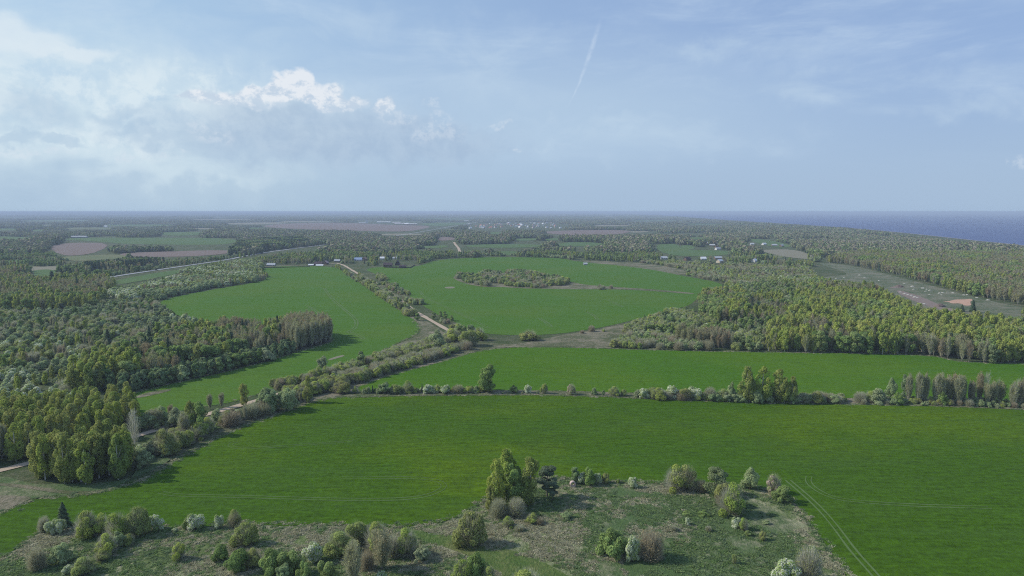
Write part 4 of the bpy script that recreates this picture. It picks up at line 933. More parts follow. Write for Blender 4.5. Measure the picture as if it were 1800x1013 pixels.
house('barn', 682, 469, 15, 9, 3.6, 'wall_wood', 'roof_brown', 'brown roofed farm building at the left corner of the fenced yard', 'barn', win=4)
house('barn', 699, 466.5, 10, 8, 2.6, 'wall_dark', 'roof_brown', 'black triangular gabled barn inside the fenced yard', 'barn', rz=R(88), rh=6.5, win=1, chimney=False)
house('shed', 708, 470.2, 12, 5, 2.2, 'wall_dark', 'roof_brown', 'low dark shed on the front fence of the yard', 'shed', win=2, chimney=False)
house('shed', 1029, 466, 7, 5, 2.2, 'wall_grey', 'roof_grey', 'grey hut beside the straw strip above the middle field', 'shed', win=1, chimney=False)
house('cowshed', 140, 418.5, 56, 14, 5, 'wall_grey', 'roof_grey', 'long grey farm building alone in the far left meadows', 'barn', rz=R(4), rh=3, win=10, chimney=False)
house('house', 186, 399.5, 18, 12, 5, 'wall_white', 'roof_white', 'small white house far off in the left woods', win=3)
for i, (u, v, L, W, H, wl, rf, lb) in enumerate([
    (637, 392.6, 60, 20, 5, 'wall_grey', 'roof_grey', 'leftmost low hall of the farm complex beyond the brown field'),
    (675, 391.6, 120, 22, 6, 'wall_white', 'roof_white', 'long white barn right of the silo tower beyond the brown field'),
    (697, 392.4, 70, 20, 6, 'wall_brick', 'roof_white', 'barn with a pale roof before the lower row of the farm complex'),
    (706, 394.4, 110, 20, 6, 'wall_brick', 'roof_white', 'middle barn of the lower row beyond the brown field'),
    (722, 395.4, 95, 20, 6, 'wall_brick', 'roof_white', 'rightmost barn of the lower row beyond the brown field')]):
    house('barn', u, v, L, W, H, wl, rf, lb, 'barn', rz=R(-3), rh=3.5, win=14, chimney=False)
# silo tower
x, y = map(float, G(645, 392.4)); r = empty('silo_tower', (x, y, 0)); tag(r, 'pale upright silo tower of the farm complex beyond the brown field', 'silo')
link('wall', mesh('wall', *mb([boxv(0, 0, 0, 16, 16, 21)]), M['wall_white']), r); link('roof', mesh('roof', *mb([boxv(0, 0, 21.05, 17, 17, .8), boxv(-3, 0, 21.9, 6, 8, 3)]), M['roof_grey']), r)
for i in range(3): link('window', mesh('window', *boxv(-5 + i * 5, -8.06, 14, 2, .1, 3), M['glass']), r)
house('warehouse', 820.5, 389.2, 46, 22, 8, 'wall_cream', 'roof_white', 'bright white warehouse standing out at the start of the far town', 'warehouse', rh=2.5, win=6, chimney=False)
# houses of the right hamlets
for i, (u, v, wl, rf, lb) in enumerate([
    (1151, 427, 'wall_white', 'roof_white', 'white house with dark trees at the left end of the far hamlet'),
    (1245, 429, 'wall_pink', 'roof_white', 'pale pink house in the upper middle of the far hamlet'),
    (1252, 433, 'wall_wood', 'roof_grey', 'grey house just below the pale pink one in the hamlet'),
    (1260, 436.5, 'wall_wood', 'roof_brown', 'brown house in the lower middle of the far hamlet'),
    (1266, 431, 'wall_white', 'roof_white', 'bright white house right of the pale pink one in the hamlet'),
    (1262, 439.5, 'wall_white', 'roof_grey', 'lowest pale house of the far hamlet above the meadow'),
    (1322, 431, 'wall_white', 'roof_grey', 'pale house first in the right hamlet row'),
    (1343, 431, 'wall_white', 'roof_white', 'bright white house second in the right hamlet row'),
    (1361, 433, 'wall_wood', 'roof_grey', 'steep grey roofed house third in the right hamlet row'),
    (1374, 434, 'wall_wood', 'roof_grey', 'steep grey roofed house last in the right hamlet row'),
    (1167, 456, 'wall_white', 'roof_grey', 'white gable peeping from the garden plots above the field'),
    (1208, 458, 'wall_wood', 'roof_brown', 'dark brown hut in the garden plots above the field'),
    (1236, 457, 'wall_white', 'roof_white', 'white hut among flowering trees in the garden plots'),
    (1265, 462, 'wall_cream', 'roof_white', 'pale hut at the lower edge of the garden plots'),
    (1262, 456, 'wall_wood', 'roof_grey', 'small grey hut behind the pale hut in the garden plots'),
    (1326, 461, 'wall_white', 'roof_white', 'pale hut right of the garden plots among shrubs')]):
    house('house', u, v, 11 + (i % 3) * 2, 8, 3 + .5 * (i % 2), wl, rf, lb, rz=R((i * 37) % 70 - 20), win=3)
# far town: many small houses
rt = np.random.default_rng(5); nt = 0
hw_ = [('wall_white', 'roof_white'), ('wall_cream', 'roof_red'), ('wall_white', 'roof_red'), ('wall_grey', 'roof_grey'), ('wall_white', 'roof_grey')]
for (a, b, c, d, n, lb) in ((824, 882, 393.5, 402, 34, 'small house with a reddish or pale roof in the far left town cluster'), (892, 985, 392.5, 402, 62, 'small pale house in the denser far town cluster right of centre')):
    tpl = {}
    for i in range(n):
        u, v = rt.uniform(a, b), rt.uniform(c, d); k = int(rt.integers(5)); wl, rf = hw_[k]
        gx0, gy0 = map(float, G(u, v))
        if k not in tpl: tpl[k] = house('house', u, v, 17, 11, 5, wl, rf, lb, rz=float(rt.uniform(0, 3)), win=2, chimney=False, group=lb + 's')
        else:
            t0 = tpl[k]; o = t0.copy(); COL.objects.link(o); o.location = (gx0, gy0, 0); o.rotation_euler = (0, 0, float(rt.uniform(0, 3))); s = float(rt.uniform(.5, 1.05)); o.scale = (s, s, s)
            for ch in t0.children:
                c2 = ch.copy(); COL.objects.link(c2); c2.parent = o
BUILT[:] = BUILT[:]
# fence round the yard
def fence(pts, label, h=1.5):
    w = np.stack(G([p[0] for p in pts], [p[1] for p in pts]), 1); parts = []; r = empty('fence', (float(w[0, 0]), float(w[0, 1]), 0)); tag(r, label, 'fence'); o0 = w[0]
    V, Q = [], []
    for a, b in zip(w[:-1] - o0, w[1:] - o0):
        n = unit2(b - a); k = len(V); q = np.array([-n[1], n[0]]) * .06
        for z in (.1, h):
            for p in (a - q, b - q, b + q, a + q): V.append((p[0], p[1], z))
        Q += [[k, k + 3, k + 2, k + 1], [k + 4, k + 5, k + 6, k + 7]] + [[k + i, k + (i + 1) % 4, k + 4 + (i + 1) % 4, k + 4 + i] for i in range(4)]
    link('panel', mesh('panel', V, Q, M['fence']), r)
    for a, b in zip(w[:-1] - o0, w[1:] - o0):
        for t in (0,): link('post', mesh('post', *boxv(a[0], a[1], -.2, .3, .3, h + .5), M['fence']), r)
def unit2(v): return v / (np.linalg.norm(v) + 1e-9)
fence([(676, 470.6), (690, 471.2), (706, 471.8), (722, 471.4), (729, 466.5)], 'dark board fence closing the front of the farmyard at the far field')
fence([(455, 471), (480, 471.2), (520, 470), (545, 469.6)], 'low dark fence along the top edge of the left field', 1.2)
# cars on the highway
def car(px, py, paint, label, rz):
    x, y = map(float, G(px, py)); r = empty('car', (x, y, .5), rz); tag(r, label, 'car')
    pr = [(-2.3, .35), (2.3, .35), (2.35, .8), (1.3, 1.0), (.7, 1.55), (-1.4, 1.6), (-2.2, 1.05), (-2.35, .8)]
    V = [(a, s * (.92 if z < 1.1 else .75), z) for s in (-1, 1) for a, z in pr]; n = len(pr)
    link('body', mesh('body', V, [list(range(n)), list(range(2 * n - 1, n - 1, -1))] + [[(i + 1) % n, i, i + n, (i + 1) % n + n] for i in range(n)], M[paint]), r)
    link('windscreen', mesh('windscreen', [(1.27, -.72, 1.04), (1.27, .72, 1.04), (.76, .66, 1.53), (.76, -.66, 1.53)], [[0, 1, 2, 3]], M['glass']), r)
    for s in (-1, 1): link('side_window', mesh('side_window', [(-1.6, s * .90, 1.08), (1.0, s * .90, 1.08), (.6, s * .80, 1.48), (-1.3, s * .80, 1.5)], [[0, 1, 2, 3]], M['glass']), r)
    for a in (-1.45, 1.45):
        for s in (-1, 1):
            V = [(a + math.cos(i * .785) * .34, s * .95 + k, .34 + math.sin(i * .785) * .34) for k in (-.11, .11) for i in range(8)]
            link('wheel', mesh('wheel', V, [list(range(7, -1, -1)), list(range(8, 16))] + [[i, (i + 1) % 8, (i + 1) % 8 + 8, i + 8] for i in range(8)], M['tyre']), r)
car(274, 475.6, 'car_dark', 'dark car on the nearer visible stretch of the highway', R(62)); car(431, 451.5, 'car_grey', 'dark car on the farther stretch of the highway beside dark trees', R(60))
# poles and mast
def pole(px, py, h, label, name='utility_pole', w=.16, cat='pole', crossarm=True):
    x, y = map(float, G(px, py)); r = empty(name, (x, y, 0)); tag(r, label, cat)
    v, q = ptube([(0, 0, -.3), (0, 0, h)], (w, w * .6), 6); link('post', qmesh('post', v, q, M['pole'] if crossarm else M['metal']), r)
    if crossarm: link('crossarm', mesh('crossarm', *boxv(0, 0, h - 1.0, 2.2, .14, .14), M['pole']), r)
def ptube(pts, radii, k=5):
    pts = np.asarray(pts, float); V = []; Q = []
    for i, (p, r) in enumerate(zip(pts, radii)):
        for j in range(k): an = 2 * math.pi * j / k; V.append(p + np.array([math.cos(an), math.sin(an), 0]) * r)
    for i in range(len(pts) - 1):
        for j in range(k): Q.append([i * k + j, i * k + (j + 1) % k, (i + 1) * k + (j + 1) % k, (i + 1) * k + j])
    return np.array(V), np.array(Q)
pole(59.5, 490, 16, 'tall thin pole rising over the brownish wood at the far left', w=.35); pole(985, 454, 13, 'thin pole at the far edge of the middle field', w=.3)
x, y = map(float, G(764, 378)); r = empty('radio_mast', (x, y, 0)); tag(r, 'thin lattice mast on the horizon left of centre', 'mast')
PTS = [(math.cos(a) * 3, math.sin(a) * 3) for a in (0, 2.09, 4.19)]; parts = []
for a, b in PTS:
    v, q = ptube([(a, b, 0), (a * .25, b * .25, 98)], (.9, .5), 4); parts.append((v.tolist(), q.tolist()))
link('frame', mesh('frame', *mb(parts), M['metal']), r)
# pale heaps on the clearing by the right wood
rh_ = np.random.default_rng(3)
def heap(px, py, w, m, label, group):
    w = w * (.72 if m == 'heap' else 1)
    x, y = map(float, G(px, py)); n = 9; V = []; Q = []
    for j, (rr, zz) in enumerate(((1, 0), (.75, .45), (.35, .85), (.05, 1))):
        for i in range(n): a = 6.283 * i / n; k = rr * rh_.uniform(.8, 1.2); V.append((math.cos(a) * k * w / 2, math.sin(a) * k * w * .32, zz * w * .22 * rh_.uniform(.7, 1.25)))
    for j in range(3):
        for i in range(n): Q.append([j * n + i, j * n + (i + 1) % n, (j + 1) * n + (i + 1) % n, (j + 1) * n + i])
    o = link('heap', mesh('heap', V, Q, M[m]), loc=(x, y, .05)); tag(o, label, 'heap', group)
lbh = 'pale heap lying scattered on the green clearing by the right wood'
for u, v, w in [(1511, 484, 6), (1520, 488, 6), (1545, 494, 5), (1590, 499, 5), (1604, 504, 8), (1606, 509, 5), (1622, 507, 7), (1629, 509, 5), (1635, 511, 7), (1627, 512.5, 5), (1634, 518, 4), (1651, 516, 6), (1657, 515, 5), (1655, 519, 4), (1665, 514, 4), (1675, 515.5, 6), (1694, 519, 6), (1700, 518.5, 5), (1717, 524, 6), (1737, 528, 7), (1735, 489, 1)][:-1]: heap(u, v, w, 'heap', lbh, 'pale heaps on the clearing')
lbm = 'pale heap in the row along the dark soil of the clearing'
for u, v, w in [(1583, 514, 6), (1590, 517, 7), (1596, 519, 6), (1602, 520, 6), (1608, 523, 8), (1613, 524, 6), (1618, 534, 6), (1624, 535, 7), (1470, 490, 6), (1484, 488, 6)]: heap(u, v, w, 'heap', lbm, 'pale heaps along the dark soil')
heap(1580, 505, 14, 'heap_dark', 'long dark heap of earth on the green clearing', None); heap(1652, 539, 14, 'heap_dark', 'dark heap of earth just above the treetops of the right wood', None)
# ring by the shrubs
x, y = map(float, G(1007.5, 857)); n = 20; V = []; Q = []
for i in range(n):
    a = 6.283 * i / n
    for rr, yy in ((.72, 0), (.72, .8), (.46, .8), (.46, 0)): V.append((math.cos(a) * rr, yy, .7 + math.sin(a) * rr))
for i in range(n):
    for k in range(4): Q.append([i * 4 + k, i * 4 + (k + 1) % 4, ((i + 1) % n) * 4 + (k + 1) % 4, ((i + 1) % n) * 4 + k])
o = link('concrete_ring', mesh('concrete_ring', V, Q, M['concrete'], True), loc=(x, y, .05)); o.scale = (1.5, 1.5, 1.5); o.rotation_euler = (0, 0, .15); tag(o, 'pinkish round ring standing on edge beside the dark slim tree', 'ring')

# --- woods and thickets, nearest first
region([(44, 852), (58, 832), (110, 826), (215, 811), (234, 828), (205, 848), (130, 853)], 5.0, {B_: 1, T_: .02}, 'in the left grove before the road', (14, 18.5), seed=2)
region([(-200, 840), (-200, 760), (0, 742), (120, 733), (225, 722), (262, 750), (215, 768), (50, 808), (0, 822)], 6.0, {B_: 1, L_: .05, T_: .06}, 'in the left grove behind the road', (12, 17), seed=3)
region([(232, 808), (290, 785), (330, 765), (390, 745), (440, 728), (500, 712), (560, 692), (540, 706), (480, 726), (420, 745), (360, 768), (300, 800), (240, 826)], 5.0, {RS: .4, W_: .3, GW: .2, T_: .15, BS: .08}, 'on the gravel road field side', (4.5, 8.5), 20, .92, seed=4)
region([(235, 760), (300, 738), (360, 722), (440, 702), (470, 694), (480, 700), (440, 706), (330, 735), (250, 764)], 5.0, {T_: .4, W_: .25, GW: .25, B_: .2}, 'between gravel road and left field', (5, 11), 20, .92, seed=5)
region([(560, 694), (640, 672), (700, 652), (760, 634), (800, 622), (832, 612), (805, 611), (760, 623), (690, 642), (640, 657), (560, 676), (500, 694), (500, 712)], 4.2, {W_: .6, RS: .45, GW: .1}, 'in the lower roadside hedge', (5.5, 7.5), 18, seed=6, guard=False)
region([(480, 684), (560, 662), (640, 640), (700, 618), (760, 603), (790, 596), (800, 603), (770, 614), (690, 634), (640, 648), (560, 668), (490, 690)], 4.2, {W_: .75, RS: .25, GW: .12}, 'in the upper roadside hedge', (5, 7.5), 18, seed=7, guard=False)
for a, b, r in ((.62, 1.0, 16),):
    pass
region([(640, 693), (870, 690.5), (870, 687), (700, 687.5), (640, 689)], 2.6, {W_: .5, GW: .3, BS: .1, GS: .2}, 'in the middle hedge left of its big tree', (2.2, 4.2), 15, .85, seed=40, guard=False)
region([(880, 693), (1120, 698.5), (1120, 696), (880, 690.5)], 3.2, {W_: .5, GW: .3, RS: .3}, 'low in the thin middle hedge row', (1.0, 2.6), 15, .5, seed=41, guard=False)
region([(1120, 701), (1290, 707), (1490, 710), (1490, 704), (1290, 700), (1120, 696.5)], 2.9, {W_: .45, GW: .3, RS: .25, BS: .14}, 'in the dense right middle hedge', (3.2, 5.8), 12, .92, seed=42, guard=False)
region([(1505, 710.5), (1600, 713), (1700, 716), (1800, 719.5), (2100, 732), (2100, 724), (1800, 710), (1700, 706.5), (1600, 703.5), (1505, 702)], 3.0, {W_: .3, GW: .3, RS: .55, BS: .03}, 'low at the hedge right end', (2.0, 4.6), 14, .78, seed=43, over=True, guard=False)
region([(1594, 709), (1692, 713), (1692, 705.5), (1594, 702.5)], 3.5, {T_: 1}, 'in the pale leafless hedge clump', (14.5, 17.5), 12, seed=44, guard=False)
region([(1694, 714), (1800, 718), (2100, 731), (2100, 724), (1800, 710), (1694, 706)], 5.6, {T_: .6, U_: .6}, 'in the sparse right end of the hedge', (8, 16), 12, .7, seed=45, guard=False)
region([(1296, 708), (1400, 710.5), (1400, 704), (1296, 701)], 4.6, {B_: 1}, 'in the tall pale green clump of the hedge', (13, 17), 12, seed=46, guard=False)
region([(592, 470), (622, 479), (650, 494), (682, 512), (712, 534), (738, 552), (770, 570), (760, 576), (728, 566), (700, 546), (664, 520), (636, 500), (606, 482)], 5.4, {W_: .35, B_: .22, L_: .22, RS: .2, GW: .15}, 'on the left side of the village road', (4.5, 10), 22, .66, seed=8, guard=False)
region([(660, 480), (690, 498), (715, 517), (750, 540), (778, 555), (818, 578), (835, 590), (815, 592), (795, 580), (765, 563), (730, 542), (705, 524), (668, 500)], 5.4, {W_: .35, RS: .3, L_: .2, GW: .15}, 'on the right side of the village road', (3.5, 8), 22, .52, seed=9, guard=False)
region([(802, 490), (812, 484), (838, 487), (852, 480), (888, 482), (905, 478), (935, 482), (958, 486), (985, 492), (1010, 501), (975, 503), (950, 507), (905, 506), (880, 503), (850, 504), (825, 499)], 5.4, {W_: .34, L_: .3, RS: .3, GW: .15, A_: .14}, 'in the scrub island amid the field', (3, 11), 16, .60, seed=10, guard=False)
region([(984, 500), (1140, 507), (1218, 514), (1215, 518), (1140, 511), (990, 510)], 9, {W_: .6, RS: .4}, 'on the strip beside the scrub island', (3, 6), 25, .33, seed=11, guard=False)
region([(497, 603), (505, 590), (545, 586), (588, 592), (590, 600), (560, 608), (515, 618)], 3.6, {T_: 1}, 'in the purplish leafless wood end', (17, 22), seed=12)
region([(215, 694), (250, 688), (350, 666), (450, 643), (517, 622), (514, 612), (440, 634), (340, 656), (240, 677), (185, 681), (180, 693)], 4.6, {A_: .8, GW: .1, L_: .1}, 'in the even edge of the left wood', (8, 11), seed=13)
region([(125, 690), (128, 668), (170, 645), (185, 640), (230, 652), (240, 677), (185, 681), (180, 693), (160, 696)], 6.5, {L_: .5, B_: .5}, 'at the left end of the long wood', (13, 18), seed=14)
region([(185, 640), (220, 628), (270, 611), (330, 593), (400, 587), (505, 585), (512, 612), (440, 634), (340, 656), (240, 677), (230, 652)], 6.2, {B_: .26, S_: .20, T_: .22, L_: .22, U_: .16}, 'inside the long left wood', (12, 18), 16, seed=15)
region([(-300, 560), (0, 548), (100, 545), (180, 540), (215, 532), (262, 528), (288, 545), (310, 556), (345, 566), (340, 575), (330, 590), (270, 608), (185, 636), (120, 665), (120, 700), (180, 700), (214, 716), (222, 722), (120, 732), (0, 742), (-300, 770)], 8.2, {GW: .42, W_: .20, BS: .20, GS: .16, T_: .08, RS: .10, B_: .07, L_: .05}, 'in the wide scrub at the left', (4.8, 11.5), 44, .93, seed=16)
region([(-300, 470), (0, 468), (50, 470), (60, 490), (100, 492), (190, 492), (205, 505), (190, 520), (180, 540), (100, 545), (0, 548), (-300, 560)], 7.5, {U_: .40, L_: .18, B_: .28, W_: .12, T_: .14, BS: .04}, 'in the brownish far left wood', (10, 15), 30, seed=17)
region([(205, 505), (260, 496), (300, 486), (330, 478), (400, 462), (455, 458), (462, 470), (471, 487), (465, 494), (370, 508), (305, 521), (272, 532), (215, 532), (190, 520)], 6.5, {GW: .34, L_: .22, BS: .2, B_: .14, T_: .2, W_: .12}, 'between the highway and the left field', (6, 11), 28, .92, seed=18)
region([(150, 484), (200, 476), (232, 472), (312, 462), (312, 457), (230, 464), (150, 474)], 6.0, {S_: .55, T_: .3, L_: .2}, 'in the dark stand behind the highway', (13, 18), 30, seed=19)
region([(402, 452), (460, 443), (520, 434), (545, 431), (530, 424), (470, 426), (405, 436)], 6.0, {S_: .6, L_: .3, T_: .12}, 'in the dark stand along the farther highway', (16, 21), 30, seed=20)
# right wood
region([(1074, 611), (1090, 598), (1105, 588), (1150, 590), (1180, 596), (1200, 606), (1260, 616), (1200, 616)], 5.2, {W_: .5, RS: .25, GW: .3, GS: .1}, 'in the left tip of the right wood', (5, 8), 22, seed=21)
region([(1170, 600), (1200, 598), (1275, 604), (1292, 614), (1260, 615), (1190, 608)], 4.6, {T_: .5, U_: .5}, 'in the leafless right wood group', (11, 15.5), 18, seed=22)
region([(1095, 583), (1120, 570), (1160, 556), (1210, 546), (1235, 560), (1275, 580), (1290, 600), (1275, 604), (1200, 598), (1150, 590), (1100, 588)], 6.5, {W_: .42, GW: .25, GS: .2, L_: .16, S_: .05, BS: .05}, 'in the mixed scrub behind the straw strip', (5, 8.5), 25, .85, seed=23)
region([(1235, 560), (1232, 530), (1300, 520), (1318, 548), (1310, 572), (1260, 572)], 5.6, {L_: .5, B_: .35, T_: .2}, 'in the dark block of the right wood', (13, 17), 25, seed=24)
region([(1265, 575), (1310, 572), (1318, 548), (1300, 520), (1340, 500), (1400, 505), (1400, 560), (1350, 600), (1340, 619), (1290, 617), (1290, 598)], 6.3, {GW: .3, L_: .3, W_: .22, T_: .16, B_: .24, GS: .1}, 'in the middle of the right wood', (7, 12), 28, seed=25)
region([(1340, 619), (1350, 600), (1400, 560), (1400, 520), (1440, 506), (1480, 508), (1530, 515), (1560, 530), (1610, 556), (1690, 562), (1760, 568), (1840, 575), (2300, 600), (2300, 652), (1800, 640), (1705, 640), (1668, 634), (1640, 628), (1500, 622), (1400, 620)], 5.8, {B_: .62, L_: .22, T_: .12, U_: .08, A_: .06}, 'in the dense yellow green right wood', (10.5, 20.5), 26, seed=26)
region([(1230, 530), (1222, 521), (1238, 514), (1270, 512), (1280, 498), (1340, 490), (1440, 490), (1440, 520), (1400, 520), (1400, 505), (1340, 500), (1300, 520)], 7, {W_: .3, GW: .28, RS: .18, L_: .15, T_: .12, BS: .1}, 'in the scrub above the right wood', (5, 9), 32, .9, seed=27)
region([(1200, 483), (1150, 474), (1120, 462), (1180, 460), (1300, 466), (1420, 470), (1440, 490), (1340, 492), (1280, 500), (1270, 498), (1230, 490)], 8, {RS: .35, W_: .25, U_: .25, GW: .2, S_: .1}, 'in sparse brown scrub beyond the fields', (4, 8), 40, .8, seed=28)
region([(1450, 462), (1480, 464), (1530, 474), (1610, 492), (1700, 518), (1800, 538), (1900, 560), (2300, 640), (2300, 480), (1800, 449), (1500, 449)], 8.0, {U_: .42, T_: .22, L_: .2, B_: .18, S_: .06}, 'in the broad wood towards the sea', (12, 17), 45, seed=29)
region([(420, 449), (420, 468), (462, 468), (470, 466), (590, 464), (610, 466), (640, 470), (672, 466), (735, 467), (765, 456), (830, 452), (900, 451), (1012, 458), (1120, 461), (1180, 459), (1300, 465), (1430, 470), (1450, 449)], 9, {L_: .38, B_: .16, GW: .2, BS: .05, S_: .10, T_: .14}, 'around the village beyond the fields', (8, 15), 45, .78, seed=30)
region([(-300, 449), (-300, 470), (0, 468), (120, 490), (190, 487), (420, 455), (420, 449)], 9, {L_: .4, GW: .3, T_: .15, U_: .15, S_: .06}, 'beyond the highway at the far left', (7, 13), 50, .72, seed=31)

# --- which plants show largest: a coarse painter's pass over the picture
def split_plants():
    W_p, H_p = 900, 507; buf = np.full((H_p, W_p), -1, np.int32)
    A = PLANTS; x = np.array([p['x'] for p in A]); y = np.array([p['y'] for p in A]); h = np.array([p['h'] for p in A]); w = np.array([WID[p['kind']] * p['h'] / 10 * p['wr'] for p in A])
    bx_, by_, dep = P(x, y, 0); _, ty_, _ = P(x, y, h); order = np.argsort(-dep)
    hw = w / dep * F / 2 * .8
    for i in order:
        a, b, c, d = int((bx_[i] - hw[i]) / 2), int((bx_[i] + hw[i]) / 2) + 1, int(ty_[i] / 2), int(by_[i] / 2) + 1
        if b <= 0 or a >= W_p or d <= 0 or c >= H_p: continue
        buf[max(0, c):min(H_p, d), max(0, a):min(W_p, b)] = i
    cnt = np.bincount(buf[buf >= 0], minlength=len(A))
    for i, p in enumerate(A): p['vis'] = int(cnt[i]); p['dist'] = math.hypot(x[i], y[i]); p['hpx'] = float(by_[i] - ty_[i])
split_plants()
by_kind = {}
for p in PLANTS: by_kind.setdefault(p['kind'], []).append(p)
LIM = 285
def lod_of(p): return 0 if p['dist'] < 430 else (1 if p['dist'] < 900 else 2)
def set_xf(o, p, rz):
    s = p['h'] / 10; o.location = (p['x'], p['y'], 0); o.rotation_euler = (0, 0, rz); o.scale = (s * p['wr'], s * p['wr'], s)
REST = {}
labels_seen = {}
for kind, ps in by_kind.items():
    ps.sort(key=lambda p: (not p['hand'], -p['vis']))
    ind = [p for p in ps if p['hand'] or p['vis'] >= 12][:LIM]; ids = {id(p) for p in ind}
    REST[kind] = [p for p in ps if id(p) not in ids]
    for p in ind:
        lod = lod_of(p) if not (p['hand'] and p['dist'] < 520) else 0
        crown, trunk, whole = proto(kind, RNG.integers(NV), lod); rz = float(RNG.uniform(0, 6.28))
        if kind == 'dead_birch': rz = float(RNG.uniform(-.4, .2))
        if p['hpx'] >= 34:
            root = empty(kind); set_xf(root, p, rz)
            a = link('crown', crown, root); b = link('trunk', trunk, root)
            tgt = root
        else:
            tgt = link(kind, whole); set_xf(tgt, p, rz)
        g = p['group']
        if p['hand']:
            assert p['label'] not in labels_seen, p['label']; labels_seen[p['label']] = 1
        tag(tgt, p['label'], CAT[kind], g)
print('plants', len(PLANTS), {k: (len(v), len(REST[k])) for k, v in by_kind.items()})

# --- the rest of each kind: one object that scatters that kind's trees over its own points
def scatter(name, protos, x, y, z, sx, sz, rz, pid, label=None):
    col = bpy.data.collections.new(name + '_source')                  # never linked to the scene
    for i, me in enumerate(protos):
        o = bpy.data.objects.new('%s_source_%02d' % (name, i), me); col.objects.link(o)
    me = bpy.data.meshes.new(name); n = len(x); me.vertices.add(n); me.vertices.foreach_set('co', np.column_stack([x, y, z]).astype(np.float32).ravel())
    for an, ty, v in (('sc', 'FLOAT_VECTOR', np.column_stack([sx, sx, sz])), ('rz', 'FLOAT', rz), ('pid', 'INT', pid)):
        a = me.attributes.new(an, ty, 'POINT'); a.data.foreach_set('vector' if ty == 'FLOAT_VECTOR' else 'value', np.asarray(v, np.int32 if ty == 'INT' else np.float32).ravel())
    o = link(name, me); o['kind'] = 'stuff'
    if label: o['label'] = label
    g = bpy.data.node_groups.new(name, 'GeometryNodeTree'); g.interface.new_socket('Geometry', in_out='INPUT', socket_type='NodeSocketGeometry'); g.interface.new_socket('Geometry', in_out='OUTPUT', socket_type='NodeSocketGeometry')
    N = g.nodes; I = N.new('NodeGroupInput'); O = N.new('NodeGroupOutput'); ci = N.new('GeometryNodeCollectionInfo'); ci.inputs['Collection'].default_value = col
    ci.inputs['Separate Children'].default_value = True; ci.inputs['Reset Children'].default_value = True
    iop = N.new('GeometryNodeInstanceOnPoints'); iop.inputs['Pick Instance'].default_value = True
    def att(nm, ty):
        q = N.new('GeometryNodeInputNamedAttribute'); q.data_type = ty; q.inputs['Name'].default_value = nm; return q.outputs['Attribute']
    cx = N.new('ShaderNodeCombineXYZ'); L = g.links
    L.new(att('rz', 'FLOAT'), cx.inputs[2]); L.new(cx.outputs[0], iop.inputs['Rotation']); L.new(att('sc', 'FLOAT_VECTOR'), iop.inputs['Scale']); L.new(att('pid', 'INT'), iop.inputs['Instance Index'])
    L.new(I.outputs[0], iop.inputs['Points']); L.new(ci.outputs[0], iop.inputs['Instance']); L.new(iop.outputs[0], O.inputs[0])
    md = o.modifiers.new('scatter', 'NODES'); md.node_group = g; return o
PLUR = dict(birch_tree='birch_trees', broadleaf_tree='broadleaf_trees', alder_tree='alder_trees', bare_tree='bare_trees', budding_tree='budding_trees', spruce_tree='spruce_trees', pine_tree='pine_trees', willow_shrub='willow_shrubs',
            grey_willow_shrub='grey_willow_shrubs', green_shrub='green_shrubs', blossoming_shrub='blossoming_shrubs', bare_shrub='bare_shrubs')
for kind, ps in REST.items():
    if not ps: continue
    lods = sorted({lod_of(p) for p in ps}); pm = [proto(kind, v, l)[2] for l in lods for v in range(NV)]
    s = np.array([p['h'] / 10 for p in ps]); wr = np.array([p['wr'] for p in ps])
    scatter(PLUR[kind], pm, np.array([p['x'] for p in ps]), np.array([p['y'] for p in ps]), np.zeros(len(ps)), s * wr, s, RNG.uniform(0, 6.28, len(ps)), np.array([lods.index(lod_of(p)) * NV + int(RNG.integers(NV)) for p in ps]))

# --- distant woods: tiles of small crowns, coarser with distance
M['wood_leaf'] = leaf_mat('wood_leaf', [(.056, .078, .032), (.074, .092, .038), (.086, .088, .050), (.058, .070, .036)], .25, .7)
M['wood_dark'] = leaf_mat('wood_dark', [(.022, .033, .020), (.030, .042, .024)], .1)
M['wood_brown'] = leaf_mat('wood_brown', [(.085, .076, .055), (.075, .076, .046)], .15, .7)
def tile(seed, size, n, hmin, hmax, q, fs):
    rng = np.random.default_rng(seed); Vs = []; Qs = []; T = []; MI = []; o = 0
    for i in range(n):
        a, r = rng.uniform(0, 6.28), size * .5 * math.sqrt(rng.uniform(0, 1)); h = rng.uniform(hmin, hmax) * (1 - .3 * (r / size * 2) ** 2); cx, cy_ = math.cos(a) * r, math.sin(a) * r
        k = rng.choice([0, 0, 0, 1, 2]); cr = h * (.17 if k == 1 else .27); d = unit(rng.normal(size=(q, 3)) + [0, 0, .45])
        if k == 1: zz = rng.uniform(0, 1, q); c = np.stack([cx + d[:, 0] * cr * (1.1 - zz), cy_ + d[:, 1] * cr * (1.1 - zz), h * (.1 + .9 * zz)], 1)
        else: c = np.array([cx, cy_, h * .55]) + d * [cr, cr, h * .45]
        v, f = leaf_quads(c, unit(d + rng.normal(size=d.shape) * .35), cr * 1.35 * fs, rng, .9); v[:, 2] = np.maximum(v[:, 2], 0)
        Vs.append(v); Qs.append(f + o); o += len(v); T.append(np.clip(rng.uniform(.1, .9) + rng.normal(size=q) * .15, 0, 1)); MI.append(np.full(q, k))
    return qmesh('woodland', np.vstack(Vs), np.vstack(Qs), None, np.concatenate(T), np.concatenate(MI), [M['wood_leaf'], M['wood_dark'], M['wood_brown']])
TA = [tile(100 + i, 26, 14, 7, 17, 90, .55) for i in range(6)][:4]; TB = [tile(200 + i, 70, 66, 7, 16, 40, .7) for i in range(3)]; TC = [tile(300 + i, 160, 240, 9, 17, 14, .85) for i in range(2)]
WX, WY, WS, WZ, WI = [], [], [], [], []
